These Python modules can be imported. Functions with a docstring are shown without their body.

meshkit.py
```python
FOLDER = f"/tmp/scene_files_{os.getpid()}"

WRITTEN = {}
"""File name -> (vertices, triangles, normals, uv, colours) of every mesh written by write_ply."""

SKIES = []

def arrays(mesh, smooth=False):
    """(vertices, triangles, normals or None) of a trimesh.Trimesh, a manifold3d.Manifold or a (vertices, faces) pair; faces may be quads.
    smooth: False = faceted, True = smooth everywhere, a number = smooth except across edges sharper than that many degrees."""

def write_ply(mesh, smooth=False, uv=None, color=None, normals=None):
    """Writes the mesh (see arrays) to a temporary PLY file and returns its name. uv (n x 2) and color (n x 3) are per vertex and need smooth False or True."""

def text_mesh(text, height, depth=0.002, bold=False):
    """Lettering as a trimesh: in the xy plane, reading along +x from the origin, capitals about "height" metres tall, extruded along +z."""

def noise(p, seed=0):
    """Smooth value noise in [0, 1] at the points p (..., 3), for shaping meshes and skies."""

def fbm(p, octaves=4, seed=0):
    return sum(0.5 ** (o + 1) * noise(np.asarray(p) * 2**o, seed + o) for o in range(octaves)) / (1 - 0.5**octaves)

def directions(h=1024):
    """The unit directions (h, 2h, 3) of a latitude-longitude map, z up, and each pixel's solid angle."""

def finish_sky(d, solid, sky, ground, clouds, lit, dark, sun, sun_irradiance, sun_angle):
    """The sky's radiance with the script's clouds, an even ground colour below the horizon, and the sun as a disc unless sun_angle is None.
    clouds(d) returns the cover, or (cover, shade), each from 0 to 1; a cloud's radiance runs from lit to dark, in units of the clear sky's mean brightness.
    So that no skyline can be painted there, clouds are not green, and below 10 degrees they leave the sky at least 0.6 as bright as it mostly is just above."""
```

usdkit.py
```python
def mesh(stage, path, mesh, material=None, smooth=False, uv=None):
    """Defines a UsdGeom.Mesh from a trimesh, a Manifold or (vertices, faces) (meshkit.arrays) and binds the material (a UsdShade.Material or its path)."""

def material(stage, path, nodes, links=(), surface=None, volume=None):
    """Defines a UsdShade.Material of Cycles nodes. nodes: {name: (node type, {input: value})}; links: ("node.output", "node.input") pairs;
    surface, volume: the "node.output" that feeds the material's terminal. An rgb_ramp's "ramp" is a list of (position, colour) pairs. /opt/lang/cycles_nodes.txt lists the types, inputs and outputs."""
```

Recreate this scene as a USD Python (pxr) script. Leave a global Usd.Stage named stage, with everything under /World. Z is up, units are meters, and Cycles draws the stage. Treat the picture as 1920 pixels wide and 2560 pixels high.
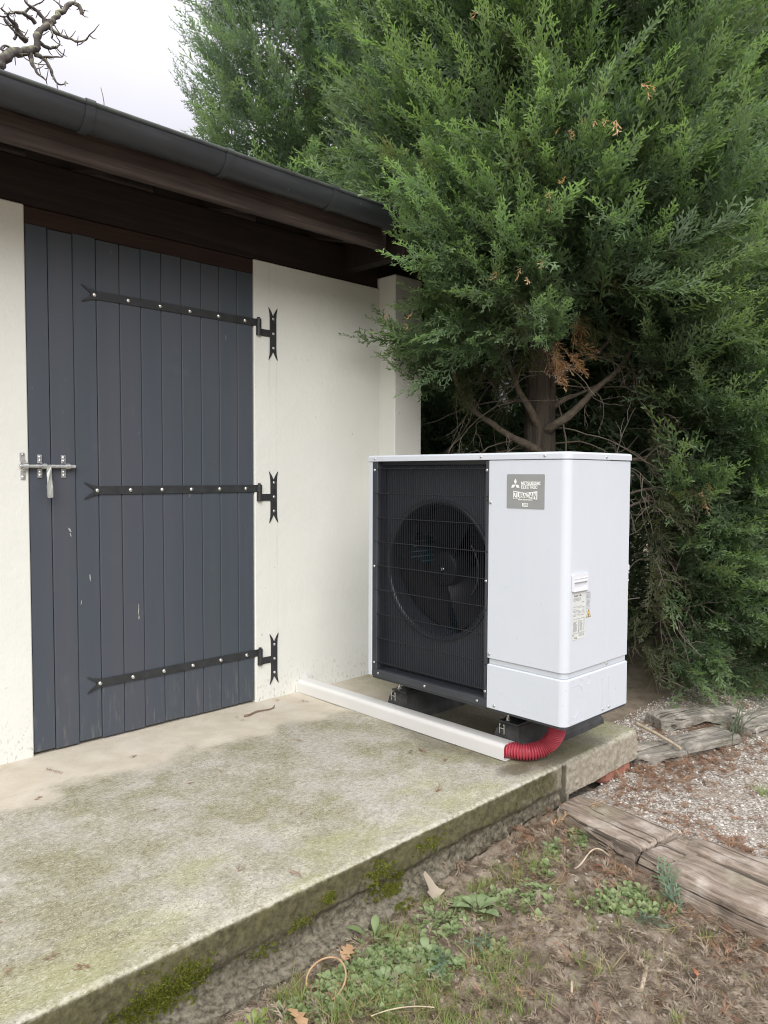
import math, random
import numpy as np, trimesh, shapely, usdkit, meshkit
from shapely.geometry import Polygon, Point, box as sbox
from shapely import affinity
from pxr import Usd, UsdGeom, UsdLux, UsdShade, Gf, Sdf, Vt

stage = Usd.Stage.CreateInMemory()
UsdGeom.SetStageUpAxis(stage, 'Z')
UsdGeom.SetStageMetersPerUnit(stage, 1.0)
UsdGeom.Xform.Define(stage, '/World')
UsdGeom.Scope.Define(stage, '/World/Looks')


# ---------------------------------------------------------------- material graphs
class O(str):
    pass


class G:
    def __init__(self):
        self.n, self.l = {}, []

    def add(self, kind, out, **inp):
        name = f'n{len(self.n)}'
        vals = {}
        for k, v in inp.items():
            if isinstance(v, O):
                self.l.append((str(v), f'{name}.{k}'))
            else:
                vals[k] = v
        self.n[name] = (kind, vals)
        return O(f'{name}.{out}')

    def pos(self):
        return self.add('geometry', 'position')

    def xyz(self, v=None):
        s = self.add('separate_xyz', 'x', vector=v or self.pos())
        b = s.split('.')[0]
        return O(b + '.x'), O(b + '.y'), O(b + '.z')

    def scaled(self, v, s, rot=(0, 0, 0)):
        return self.add('mapping', 'vector', vector=v, scale=s, rotation=rot)

    def noise(self, v, scale, detail=4, rough=0.55, dist=0.0):
        return self.add('noise_texture', 'fac', vector=v, scale=scale, detail=detail, roughness=rough, distortion=dist)

    def ramp(self, f, stops):
        return self.add('rgb_ramp', 'color', fac=f, ramp=stops)

    def mr(self, v, a, b, c=0.0, d=1.0, smooth=False):
        return self.add('map_range', 'result', value=v, from_min=a, from_max=b, to_min=c, to_max=d, clamp=True, range_type='smoothstep' if smooth else 'linear')

    def math(self, op, a, b=0.5, clamp=False):
        return self.add('math', 'value', math_type=op, value1=a, value2=b, use_clamp=clamp)

    def mix(self, f, a, b, blend='mix'):
        return self.add('mix_color', 'result', fac=f, a=a, b=b, blend_type=blend)

    def bump(self, h, strength=0.5, distance=0.01, normal=None):
        kw = {} if normal is None else {'normal': normal}
        return self.add('bump', 'normal', height=h, strength=strength, distance=distance, **kw)

    def pbr(self, color, rough=0.5, normal=None, metal=0.0, spec=0.5, **kw):
        if normal is not None:
            kw['normal'] = normal
        return self.add('principled_bsdf', 'BSDF', base_color=color, roughness=rough, metallic=metal, specular_ior_level=spec, **kw)

    def done(self, name, out, volume=False):
        return usdkit.material(stage, f'/World/Looks/{name}', self.n, self.l, **({'volume': str(out)} if volume else {'surface': str(out)}))


# ---------------------------------------------------------------- camera, sky, sun
CAM = np.array([-2.15405, -3.12890, 1.13578])
YAW, PITCH, ROLL = 0.77120, -0.04888, 0.00363
fw = np.array([math.sin(YAW) * math.cos(PITCH), math.cos(YAW) * math.cos(PITCH), math.sin(PITCH)])
rt = np.array([math.cos(YAW), -math.sin(YAW), 0.0])
up = np.cross(rt, fw)
rt, up = math.cos(ROLL) * rt + math.sin(ROLL) * up, -math.sin(ROLL) * rt + math.cos(ROLL) * up
cam = UsdGeom.Camera.Define(stage, '/World/camera')
m = np.eye(4)
m[0, :3], m[1, :3], m[2, :3], m[3, :3] = rt, up, -fw, CAM
cam.AddTransformOp().Set(Gf.Matrix4d(*m.ravel().tolist()))
cam.CreateHorizontalApertureAttr(36.0)
cam.CreateVerticalApertureAttr(48.0)
cam.CreateFocalLengthAttr(1901.086 / 1920 * 36.0)
cam.CreateClippingRangeAttr(Gf.Vec2f(0.05, 500))
cam.CreateExposureAttr(1.18)

SUN = np.array([-0.55, -0.62, 0.62])
SUN /= np.linalg.norm(SUN)
g = G()
sky = g.add('sky_texture', 'color', sky_type='single_scattering', sun_disc=False, sun_elevation=math.asin(SUN[2]), sun_rotation=math.atan2(SUN[0], SUN[1]), aerosol_density=4.0)
tc = g.add('texture_coordinate', 'generated')
_, _, zz = g.xyz(tc)
el = g.mr(zz, 0.16, 1.0, 1.0, 11.8)
cn = g.noise(tc, 2.2, 4, 0.5)
el = g.math('multiply', el, g.mr(cn, 0.3, 0.7, 0.92, 1.07))
cloud = g.mix(1.0, g.add('combine_color', 'color', r=el, g=el, b=el), (0.985, 0.965, 1.045), 'multiply')
col = g.mix(0.93, sky, cloud)
skym = g.done('sky', g.add('background_shader', 'background', color=col, strength=0.1))
dome = UsdLux.DomeLight.Define(stage, '/World/sky')
UsdShade.MaterialBindingAPI.Apply(dome.GetPrim()).Bind(skym)
dome.GetPrim().SetCustomDataByKey('kind', 'structure')
dome.GetPrim().SetCustomDataByKey('label', 'pale lilac white overcast sky')
sun = UsdLux.DistantLight.Define(stage, '/World/sun')
sun.CreateIntensityAttr(0.4)
sun.CreateAngleAttr(50.0)
sun.CreateNormalizeAttr(True)
sun.CreateColorAttr(Gf.Vec3f(1.0, 0.98, 0.95))
zc = SUN
xc = np.cross([0, 0, 1.0], zc)
xc /= np.linalg.norm(xc)
yc = np.cross(zc, xc)
m = np.eye(4)
m[0, :3], m[1, :3], m[2, :3] = xc, yc, zc
sun.AddTransformOp().Set(Gf.Matrix4d(*m.ravel().tolist()))

# ---------------------------------------------------------------- prim helpers
used, origin = {}, {}


def numbered(parent, name):
    k = f'{parent}/{name}'
    n = used.get(k, 0)
    used[k] = n + 1
    return k if n == 0 else f'{k}_{n:03d}'


def tag(p, label=None, cat=None, group=None, kind=None):
    for k, v in (('label', label), ('category', cat), ('group', group), ('kind', kind)):
        if v:
            p.SetCustomDataByKey(k, v)
    return p


def thing(name, label, cat, loc=(0, 0, 0), group=None, kind=None):
    path = numbered('/World', name)
    x = UsdGeom.Xform.Define(stage, path)
    x.AddTranslateOp().Set(Gf.Vec3d(*map(float, loc)))
    origin[path] = np.array(loc, float)
    return tag(x.GetPrim(), label, cat, group, kind)


def org(path):
    return origin.get('/'.join(str(path).split('/')[:3]), np.zeros(3))


def arr(mesh):
    if isinstance(mesh, trimesh.Trimesh):
        return mesh.copy()
    v, f = mesh
    f = np.asarray(f)
    if f.shape[1] == 4:
        f = np.vstack([f[:, [0, 1, 2]], f[:, [0, 2, 3]]])
    return trimesh.Trimesh(np.asarray(v, float), f, process=False)


def obj(name, mesh, material, parent=None, smooth=False, label=None, kind=None):
    """world coordinates in, one Mesh prim out (under parent or /World)"""
    par = '/World' if parent is None else str(parent.GetPath())
    path = numbered(par, name)
    t = arr(mesh)
    t.vertices = t.vertices - org(path)
    p = usdkit.mesh(stage, path, t, material, smooth=smooth).GetPrim()
    return tag(p, label, None, None, kind)


def cat(*ms):
    ms = [arr(x) for x in (ms[0] if len(ms) == 1 and isinstance(ms[0], list) else ms)]
    return trimesh.util.concatenate(ms)


def box(x0, x1, y0, y1, z0, z1, bev=0.0):
    if bev <= 0:
        b = trimesh.creation.box([x1 - x0, y1 - y0, z1 - z0])
        b.apply_translation([(x0 + x1) / 2, (y0 + y1) / 2, (z0 + z1) / 2])
        return b
    pts = []
    for sx, (xa, xd) in ((0, (x0, 1)), (1, (x1, -1))):
        for ya, yd in ((y0, 1), (y1, -1)):
            for za, zd in ((z0, 1), (z1, -1)):
                pts += [(xa + xd * bev, ya + yd * bev, za), (xa + xd * bev, ya, za + zd * bev), (xa, ya + yd * bev, za + zd * bev)]
    return trimesh.Trimesh(np.array(pts)).convex_hull


def frames(p):
    p = np.asarray(p, float)
    t = np.gradient(p, axis=0)
    t /= np.linalg.norm(t, axis=1, keepdims=True) + 1e-12
    a = np.cross(t[0], [0, 0, 1.0] if abs(t[0][2]) < 0.9 else [1.0, 0, 0])
    a /= np.linalg.norm(a)
    A = [a]
    for i in range(1, len(p)):
        a = A[-1] - t[i] * np.dot(A[-1], t[i])
        a /= np.linalg.norm(a) + 1e-12
        A.append(a)
    A = np.array(A)
    return t, A, np.cross(t, A)


def tube(p, r, n=8, cap=True):
    p = np.asarray(p, float)
    r = np.broadcast_to(r, (len(p),))
    t, a, b = frames(p)
    an = np.arange(n) * 2 * np.pi / n
    v = (p[:, None] + r[:, None, None] * (np.cos(an)[None, :, None] * a[:, None] + np.sin(an)[None, :, None] * b[:, None])).reshape(-1, 3)
    i, j = np.meshgrid(np.arange(len(p) - 1), np.arange(n), indexing='ij')
    q = np.stack([i * n + j, i * n + (j + 1) % n, (i + 1) * n + (j + 1) % n, (i + 1) * n + j], -1).reshape(-1, 4)
    f = np.vstack([q[:, [0, 1, 2]], q[:, [0, 2, 3]]])
    if cap:
        k = len(v)
        v = np.vstack([v, p[:1], p[-1:]])
        jj = np.arange(n)
        e = (len(p) - 1) * n
        f = np.vstack([f, np.stack([np.full(n, k), (jj + 1) % n, jj], 1), np.stack([np.full(n, k + 1), e + jj, e + (jj + 1) % n], 1)])
    return trimesh.Trimesh(v, f, process=False)


def spline(p, n):
    p = np.asarray(p, float)
    if len(p) == 2:
        return p[0] + (p[1] - p[0]) * np.linspace(0, 1, n)[:, None]
    from scipy.interpolate import CubicSpline
    s = np.r_[0, np.cumsum(np.linalg.norm(np.diff(p, axis=0), axis=1))]
    return CubicSpline(s, p)(np.linspace(0, s[-1], n))


def extr(poly, depth, origin_, ex, ey, ez):
    """extrudes a shapely polygon: polygon x,y along ex,ey from origin_, depth along ez"""
    ms = []
    for gpoly in getattr(poly, 'geoms', [poly]):
        ms.append(trimesh.creation.extrude_polygon(gpoly, depth, engine='earcut'))
    t = trimesh.util.concatenate(ms)
    M = np.stack([ex, ey, ez], 1).astype(float)
    t.vertices = t.vertices @ M.T + np.asarray(origin_, float)
    if np.linalg.det(M) < 0:
        t.invert()
    return t


def loft(loops):
    """closed loops of equal count, capped by fans (convex footprints)"""
    n = len(loops[0])
    v = np.vstack(loops)
    f = []
    for k in range(len(loops) - 1):
        for j in range(n):
            a, b = k * n + j, k * n + (j + 1) % n
            f += [(a, b, b + n), (a, b + n, a + n)]
    c0, c1 = len(v), len(v) + 1
    v = np.vstack([v, loops[0].mean(0), loops[-1].mean(0)])
    e = (len(loops) - 1) * n
    for j in range(n):
        f += [(c0, (j + 1) % n, j), (c1, e + j, e + (j + 1) % n)]
    return trimesh.Trimesh(v, np.array(f), process=False)


def grid(V):
    """V (n, m, 3) -> mesh"""
    n, m_ = V.shape[:2]
    i, j = np.meshgrid(np.arange(n - 1), np.arange(m_ - 1), indexing='ij')
    q = np.stack([i * m_ + j, (i + 1) * m_ + j, (i + 1) * m_ + j + 1, i * m_ + j + 1], -1).reshape(-1, 4)
    return trimesh.Trimesh(V.reshape(-1, 3), np.vstack([q[:, [0, 1, 2]], q[:, [0, 2, 3]]]), process=False)


def dome_screw(c, nrm, r, h, n=10):
    """round headed screw at c, standing out along nrm"""
    nrm = np.array(nrm, float)
    a = np.cross(nrm, [0, 0, 1.0] if abs(nrm[2]) < 0.9 else [1.0, 0, 0])
    a /= np.linalg.norm(a)
    b = np.cross(nrm, a)
    an = np.arange(n) * 2 * np.pi / n
    ring = np.cos(an)[:, None] * a + np.sin(an)[:, None] * b
    c = np.array(c, float)
    return loft([c + ring * r, c + ring * r * 0.97 + nrm * h * 0.35, c + ring * r * 0.72 + nrm * h * 0.8, c + ring * r * 0.3 + nrm * h])


_fn = np.random.default_rng(7)


def rotm(ax, ang):
    return trimesh.transformations.rotation_matrix(ang, ax)[:3, :3]


def instancer(parent, name, protos, mats, P, Rm, S, idx, label=None, attr=None, share=None):
    """a PointInstancer as one part/thing; protos: list of trimesh in local coordinates"""
    par = '/World' if parent is None else str(parent.GetPath())
    path = numbered(par, name)
    pi = UsdGeom.PointInstancer.Define(stage, path)
    paths = []
    if share:
        paths = share
    else:
        for k, (t, mt) in enumerate(zip(protos, mats)):
            pm = usdkit.mesh(stage, f'{path}/sprig_{k + 1:03d}', t, mt)
            if attr is not None:
                UsdGeom.PrimvarsAPI(pm).CreatePrimvar('tip', Sdf.ValueTypeNames.FloatArray, 'vertex').Set(Vt.FloatArray.FromNumpy(np.asarray(attr[k], np.float32)))
            paths.append(pm.GetPath())
    pi.CreatePrototypesRel().SetTargets(paths)
    P = np.asarray(P, float) - org(path)
    q = np.array([trimesh.transformations.quaternion_from_matrix(np.block([[r, np.zeros((3, 1))], [np.zeros((1, 3)), np.ones((1, 1))]])) for r in Rm])
    pi.CreatePositionsAttr(Vt.Vec3fArray.FromNumpy(P.astype(np.float32)))
    pi.CreateOrientationsAttr(Vt.QuathArray([Gf.Quath(float(a[0]), float(a[1]), float(a[2]), float(a[3])) for a in q]))
    S = np.asarray(S, float)
    if S.ndim == 1:
        S = np.repeat(S[:, None], 3, 1)
    pi.CreateScalesAttr(Vt.Vec3fArray.FromNumpy(S.astype(np.float32)))
    pi.CreateProtoIndicesAttr(Vt.IntArray.FromNumpy(np.asarray(idx, np.int32)))
    p = pi.GetPrim()
    tag(p, label, None, None, 'stuff')
    return p, paths


# ---------------------------------------------------------------- materials
def simple(name, color, rough=0.5, metal=0.0, var=0.12, scale=5.0, bump=0.0, bscale=60.0, bdist=0.004, spec=0.5, stretch=(1, 1, 1), roughvar=0.08):
    g = G()
    p = g.scaled(g.pos(), stretch)
    n = g.noise(p, scale, 5)
    c = np.array(color)
    colr = g.mix(g.mr(n, 0.3, 0.7), tuple(c * (1 - var)), tuple(np.minimum(c * (1 + var), 0.95)))
    nr = None
    if bump:
        nr = g.bump(g.noise(p, bscale, 5, 0.6), bump, bdist)
    return g.done(name, g.pbr(colr, g.mr(n, 0.3, 0.7, rough - roughvar, rough + roughvar), nr, metal, spec))


M = {}
# plaster of the shed: cream, slight trowel relief, dirt near the foot and faint rusty drips
g = G()
p = g.pos()
x_, y_, z_ = g.xyz(p)
n1, n2, n3 = g.noise(p, 1.6, 5), g.noise(p, 26, 5, 0.6), g.noise(p, 150, 3, 0.6)
c = g.mix(g.mr(n1, 0.35, 0.65), (0.615, 0.622, 0.578), (0.665, 0.672, 0.632))
c = g.mix(g.mr(g.noise(g.scaled(p, (9, 9, 0.6)), 1.0, 5), 0.62, 0.85, 0, 0.13), c, (0.50, 0.49, 0.40))
foot = g.math('multiply', g.mr(z_, 0.0, 0.22, 1.0, 0.0), g.mr(g.noise(g.scaled(p, (1, 1, 0.5)), 75, 4, 0.7), 0.55, 0.68), True)
c = g.mix(g.math('multiply', foot, 0.75), c, (0.16, 0.15, 0.11))
spk = g.mr(g.noise(p, 38, 2, 0.5), 0.73, 0.77)
c = g.mix(g.math('multiply', spk, 0.45), c, (0.20, 0.17, 0.12))
ddx = g.math('absolute', g.math('subtract', g.math('absolute', g.math('subtract', x_, 0.1105)), 0.022))
drip = g.math('multiply', g.mr(ddx, 0.001, 0.008, 1.0, 0.0), g.mr(g.noise(g.scaled(p, (60, 1, 2.2)), 1.0, 3), 0.40, 0.62))
c = g.mix(g.math('multiply', drip, 0.13), c, (0.22, 0.21, 0.17))
h = g.math('add', g.math('multiply', n2, 1.0), g.math('multiply', n3, 0.35))
M['plaster'] = g.done('plaster', g.pbr(c, 0.85, g.bump(h, 0.17, 0.012), spec=0.25))

# dark painted door boards
g = G()
p = g.pos()
x_, y_, z_ = g.xyz(p)
rnd = g.add('object_info', 'random')
big = g.noise(g.scaled(p, (3.0, 1, 0.5)), 1.3, 3)
c = g.mix(g.mr(big, 0.4, 0.6), (0.054, 0.066, 0.080), (0.062, 0.068, 0.084))
c = g.mix(1.0, c, g.add('combine_color', 'color', r=g.mr(g.noise(g.scaled(p, (10.3, 1, 0.02)), 1.0, 1), 0.2, 0.8, 0.94, 1.06), g=g.mr(g.noise(g.scaled(p, (10.3, 1, 0.02)), 1.0, 1), 0.2, 0.8, 0.96, 1.05), b=1.0), 'multiply')
grain = g.noise(g.scaled(p, (60, 60, 1.6)), 1.0, 4, 0.6)
low = g.math('multiply', g.mr(z_, 0.02, 0.30, 1.0, 0.0), g.mr(g.noise(g.scaled(p, (70, 70, 9)), 1.0, 3, 0.6), 0.56, 0.74), True)
c = g.mix(g.math('multiply', low, 0.45), c, (0.20, 0.195, 0.17))
chips = g.mr(g.noise(g.scaled(p, (1, 1, 0.45)), 33, 2, 0.4), 0.765, 0.785)
c = g.mix(g.math('multiply', chips, 0.3), c, (0.24, 0.25, 0.26))
smud = g.mr(g.noise(p, 6.0, 3, 0.5), 0.64, 0.8, 0, 0.18)
c = g.mix(smud, c, (0.13, 0.135, 0.14))
M['door'] = g.done('door_paint', g.pbr(c, g.mr(grain, 0.3, 0.7, 0.45, 0.6), g.bump(grain, 0.14, 0.003), spec=0.35))

# old brown timber of the eaves
def timber(name, c0, c1, sx, rough=0.72, bump=0.4):
    g = G()
    p = g.pos()
    gr = g.noise(g.scaled(p, sx), 1.0, 6, 0.62, 0.6)
    bl = g.noise(p, 2.3, 4)
    c = g.mix(g.mr(gr, 0.3, 0.72), c0, c1)
    c = g.mix(g.mr(bl, 0.45, 0.75, 0, 0.6), c, tuple(np.array(c0) * 0.55))
    return g.done(name, g.pbr(c, rough, g.bump(gr, bump, 0.004), spec=0.3))


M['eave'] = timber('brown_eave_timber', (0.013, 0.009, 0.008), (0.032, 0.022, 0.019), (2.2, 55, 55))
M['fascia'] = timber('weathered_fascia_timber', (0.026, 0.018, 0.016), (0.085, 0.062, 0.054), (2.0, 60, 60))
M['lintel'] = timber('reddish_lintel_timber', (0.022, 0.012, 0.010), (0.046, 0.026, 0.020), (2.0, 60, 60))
M['roof'] = simple('roof_tile', (0.10, 0.07, 0.06), 0.8, bump=0.4)

# gutter: dulled dark metal with chalky flecks
g = G()
p = g.pos()
n1 = g.noise(g.scaled(p, (1.2, 5, 5)), 2.5, 5, 0.6)
c = g.mix(g.mr(n1, 0.3, 0.7), (0.021, 0.024, 0.028), (0.042, 0.046, 0.052))
fl = g.mr(g.noise(g.scaled(p, (2.2, 1, 1)), 17, 3, 0.55), 0.70, 0.76)
c = g.mix(g.math('multiply', fl, 0.45), c, (0.30, 0.31, 0.31))
_, _, z_ = g.xyz(p)
c = g.mix(g.math('multiply', g.mr(z_, 2.362, 2.374), g.mr(g.noise(p, 14, 4), 0.35, 0.6, 0.1, 0.65)), c, (0.10, 0.12, 0.085))
M['gutter'] = g.done('gutter_metal', g.pbr(c, g.mr(n1, 0.3, 0.7, 0.42, 0.6), g.bump(g.noise(p, 30, 3), 0.08, 0.004), metal=0.25, spec=0.5))

M['iron'] = simple('black_ironwork', (0.022, 0.024, 0.026), 0.5, var=0.25, scale=25, bump=0.15, bscale=120)
M['rivet'] = simple('bright_rivet', (0.72, 0.72, 0.70), 0.28, metal=1.0, var=0.1, scale=90)
M['galv'] = simple('galvanised_steel', (0.50, 0.51, 0.50), 0.42, metal=0.85, var=0.22, scale=60, bump=0.1, bscale=150)
M['galvflat'] = simple('dull_latch_steel', (0.45, 0.46, 0.43), 0.5, metal=0.6, var=0.15, scale=40)

g = G()
p = g.pos()
_, _, z_ = g.xyz(p)
n = g.noise(p, 2.0, 4)
c = g.mix(g.mr(n, 0.3, 0.7), (0.510, 0.545, 0.592), (0.535, 0.570, 0.615))
strk = g.mr(g.noise(g.scaled(p, (34, 34, 1.3)), 1.0, 4, 0.6), 0.50, 0.75, 0, 0.05)
c = g.mix(strk, c, (0.42, 0.43, 0.43))
spl = g.math('multiply', g.mr(z_, 0.48, 0.2, 0.0, 1.0), g.mr(g.noise(p, 70, 3, 0.6), 0.60, 0.72, 0, 0.35))
c = g.mix(spl, c, (0.33, 0.31, 0.27))
spk = g.mr(g.noise(p, 55, 2, 0.5), 0.76, 0.80, 0, 0.4)
c = g.mix(spk, c, (0.25, 0.25, 0.25))
M['case'] = g.done('white_casing', g.pbr(c, g.mr(n, 0.3, 0.7, 0.24, 0.34), g.bump(g.noise(p, 5, 2), 0.03, 0.01), spec=0.5))
M['case_lid'] = M['case']
M['case_rec'] = simple('white_casing_groove', (0.485, 0.52, 0.56), 0.4, var=0.02)
M['seam'] = simple('seam_shadow_line', (0.45, 0.46, 0.48), 0.6, var=0.02)
M['black'] = simple('dark_grey_plastic', (0.036, 0.040, 0.047), 0.42, var=0.15, scale=7, bump=0.05, bscale=200)
M['plate'] = simple('grey_steel_plate', (0.060, 0.066, 0.074), 0.45, var=0.15, metal=0.3)
M['panel'] = simple('fan_panel_plastic', (0.040, 0.047, 0.057), 0.5, var=0.12, scale=5)
M['wire'] = simple('coated_wire', (0.009, 0.010, 0.013), 0.5, var=0.08, spec=0.25)
M['bar'] = simple('coated_cross_bar', (0.011, 0.012, 0.015), 0.55, var=0.08)
M['blade'] = simple('glossy_fan_plastic', (0.006, 0.007, 0.009), 0.42, var=0.1, spec=0.22)
M['ring'] = simple('bellmouth_plastic', (0.030, 0.034, 0.041), 0.28, var=0.08)
g = G()
p = g.pos()
wv = g.add('wave_texture', 'fac', vector=g.scaled(p, (0, 260, 0)), scale=1.0, wave_type='bands', bands_direction='y')
c = g.mix(g.mr(wv, 0.2, 0.8), (0.008, 0.045, 0.065), (0.016, 0.095, 0.13))
M['fins'] = g.done('blue_coil_fins', g.pbr(c, 0.6))
M['copper'] = simple('pale_coil_pipe', (0.30, 0.45, 0.50), 0.4, metal=0.3)
M['badge'] = simple('grey_badge', (0.255, 0.265, 0.262), 0.42, var=0.04, scale=12, metal=0.15)
M['print'] = simple('silver_white_print', (0.80, 0.82, 0.78), 0.45, var=0.02)
M['labelgrey'] = simple('silver_rating_label', (0.56, 0.58, 0.555), 0.45, var=0.04, scale=20)
M['ink'] = simple('grey_print_ink', (0.13, 0.13, 0.14), 0.6, var=0.1)
M['inkmid'] = simple('mid_grey_print_ink', (0.30, 0.305, 0.31), 0.6, var=0.1)
M['yellow'] = simple('warning_yellow', (0.72, 0.52, 0.05), 0.5, var=0.04)
M['handle'] = simple('white_handle_plastic', (0.62, 0.635, 0.675), 0.3, var=0.01)

g = G()
p = g.pos()
x_, y_, z_ = g.xyz(p)
n = g.noise(p, 14, 5, 0.65)
c = g.mix(g.mr(n, 0.35, 0.7), (0.040, 0.040, 0.041), (0.080, 0.080, 0.080))
c = g.mix(g.mr(g.noise(p, 120, 2), 0.66, 0.72, 0, 0.5), c, (0.14, 0.14, 0.14))
M['rubber'] = g.done('recycled_rubber', g.pbr(c, 0.75, g.bump(g.noise(p, 220, 3), 0.5, 0.004)))
M['pvc'] = simple('white_cover_plastic', (0.60, 0.597, 0.58), 0.36, var=0.03, scale=4, bump=0.02)
g = G()
p = g.pos()
n = g.noise(p, 40, 4)
c = g.mix(g.mr(n, 0.3, 0.7), (0.33, 0.036, 0.056), (0.45, 0.070, 0.095))
M['hose'] = g.done('red_conduit', g.pbr(c, 0.38, spec=0.5))

# concrete slab
g = G()
p = g.pos()
x_, y_, z_ = g.xyz(p)
nl = g.noise(p, 1.9, 5, 0.6)
nm = g.noise(p, 6.5, 6, 0.65, 0.4)
nf = g.noise(p, 55, 6, 0.7)
fib = g.noise(g.scaled(p, (90, 190, 60), (0, 0, 0.5)), 1.0, 4, 0.72, 1.6)
grit = g.noise(p, 230, 3, 0.7)
moss = g.math('add', g.math('multiply', nl, 0.55), g.math('multiply', nm, 0.45))
grey = g.mix(g.mr(nf, 0.3, 0.7), (0.27, 0.257, 0.218), (0.51, 0.488, 0.428))
olive = g.mix(g.mr(nf, 0.3, 0.7), (0.155, 0.148, 0.086), (0.335, 0.318, 0.205))
c = g.mix(g.mr(moss, 0.41, 0.56), grey, olive)
ylw = g.mr(g.math('add', g.math('multiply', g.noise(g.scaled(p, (1, 1.5, 1)), 3.1, 5, 0.65), 0.75), g.math('multiply', g.mr(y_, -0.7, -1.5), 0.16)), 0.49, 0.62)
c = g.mix(g.math('multiply', ylw, 0.52), c, (0.33, 0.335, 0.16))
wht = g.mr(g.noise(p, 4.6, 7, 0.7), 0.55, 0.68)
wht = g.math('multiply', wht, g.mr(fib, 0.4, 0.58))
c = g.mix(g.math('multiply', wht, 0.6), c, (0.60, 0.575, 0.49))
c = g.mix(g.mr(fib, 0.52, 0.64, 0, 0.6), c, (0.54, 0.515, 0.43))
c = g.mix(g.mr(fib, 0.47, 0.34, 0, 0.6), c, (0.095, 0.090, 0.060))
pore = g.mr(g.noise(p, 125, 2, 0.5), 0.66, 0.72)
c = g.mix(g.math('multiply', pore, 0.7), c, (0.07, 0.066, 0.045))
chalk = g.mr(g.noise(p, 160, 2, 0.5), 0.645, 0.70)
c = g.mix(g.math('multiply', chalk, 0.45), c, (0.70, 0.69, 0.62))
clean = g.mr(g.math('add', y_, g.mr(g.noise(p, 2.6, 5), 0.3, 0.7, -0.16, 0.16)), -0.50, -0.34, smooth=True)
clean = g.math('multiply', clean, g.mr(x_, 0.5, 0.75, 1.0, 0.15))
beige = g.mix(g.mr(nm, 0.32, 0.68), (0.46, 0.41, 0.32), (0.60, 0.55, 0.455))
beige = g.mix(g.mr(g.noise(p, 3.3, 3), 0.5, 0.7, 0, 0.5), beige, (0.56, 0.52, 0.475))
beige = g.mix(g.mr(grit, 0.60, 0.70, 0, 0.3), beige, (0.25, 0.22, 0.17))
c = g.mix(g.math('multiply', clean, 0.92), c, beige)
# damp stain by the hose and mossy damp under the unit
dx = g.math('subtract', x_, 0.24)
dy = g.math('add', y_, 1.41)
d2 = g.math('add', g.math('multiply', dx, dx), g.math('multiply', g.math('multiply', dy, dy), 2.5))
wet = g.mr(g.math('add', d2, g.mr(nm, 0.3, 0.7, -0.006, 0.006)), 0.004, 0.011, 1.0, 0.0)
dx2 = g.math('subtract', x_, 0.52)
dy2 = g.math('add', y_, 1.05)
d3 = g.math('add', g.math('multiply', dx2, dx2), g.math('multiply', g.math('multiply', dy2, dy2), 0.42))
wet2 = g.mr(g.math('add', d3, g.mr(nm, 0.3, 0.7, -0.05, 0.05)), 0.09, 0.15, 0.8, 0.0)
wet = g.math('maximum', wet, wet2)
c = g.mix(g.math('multiply', wet, 0.72), c, (0.085, 0.072, 0.040))
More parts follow.
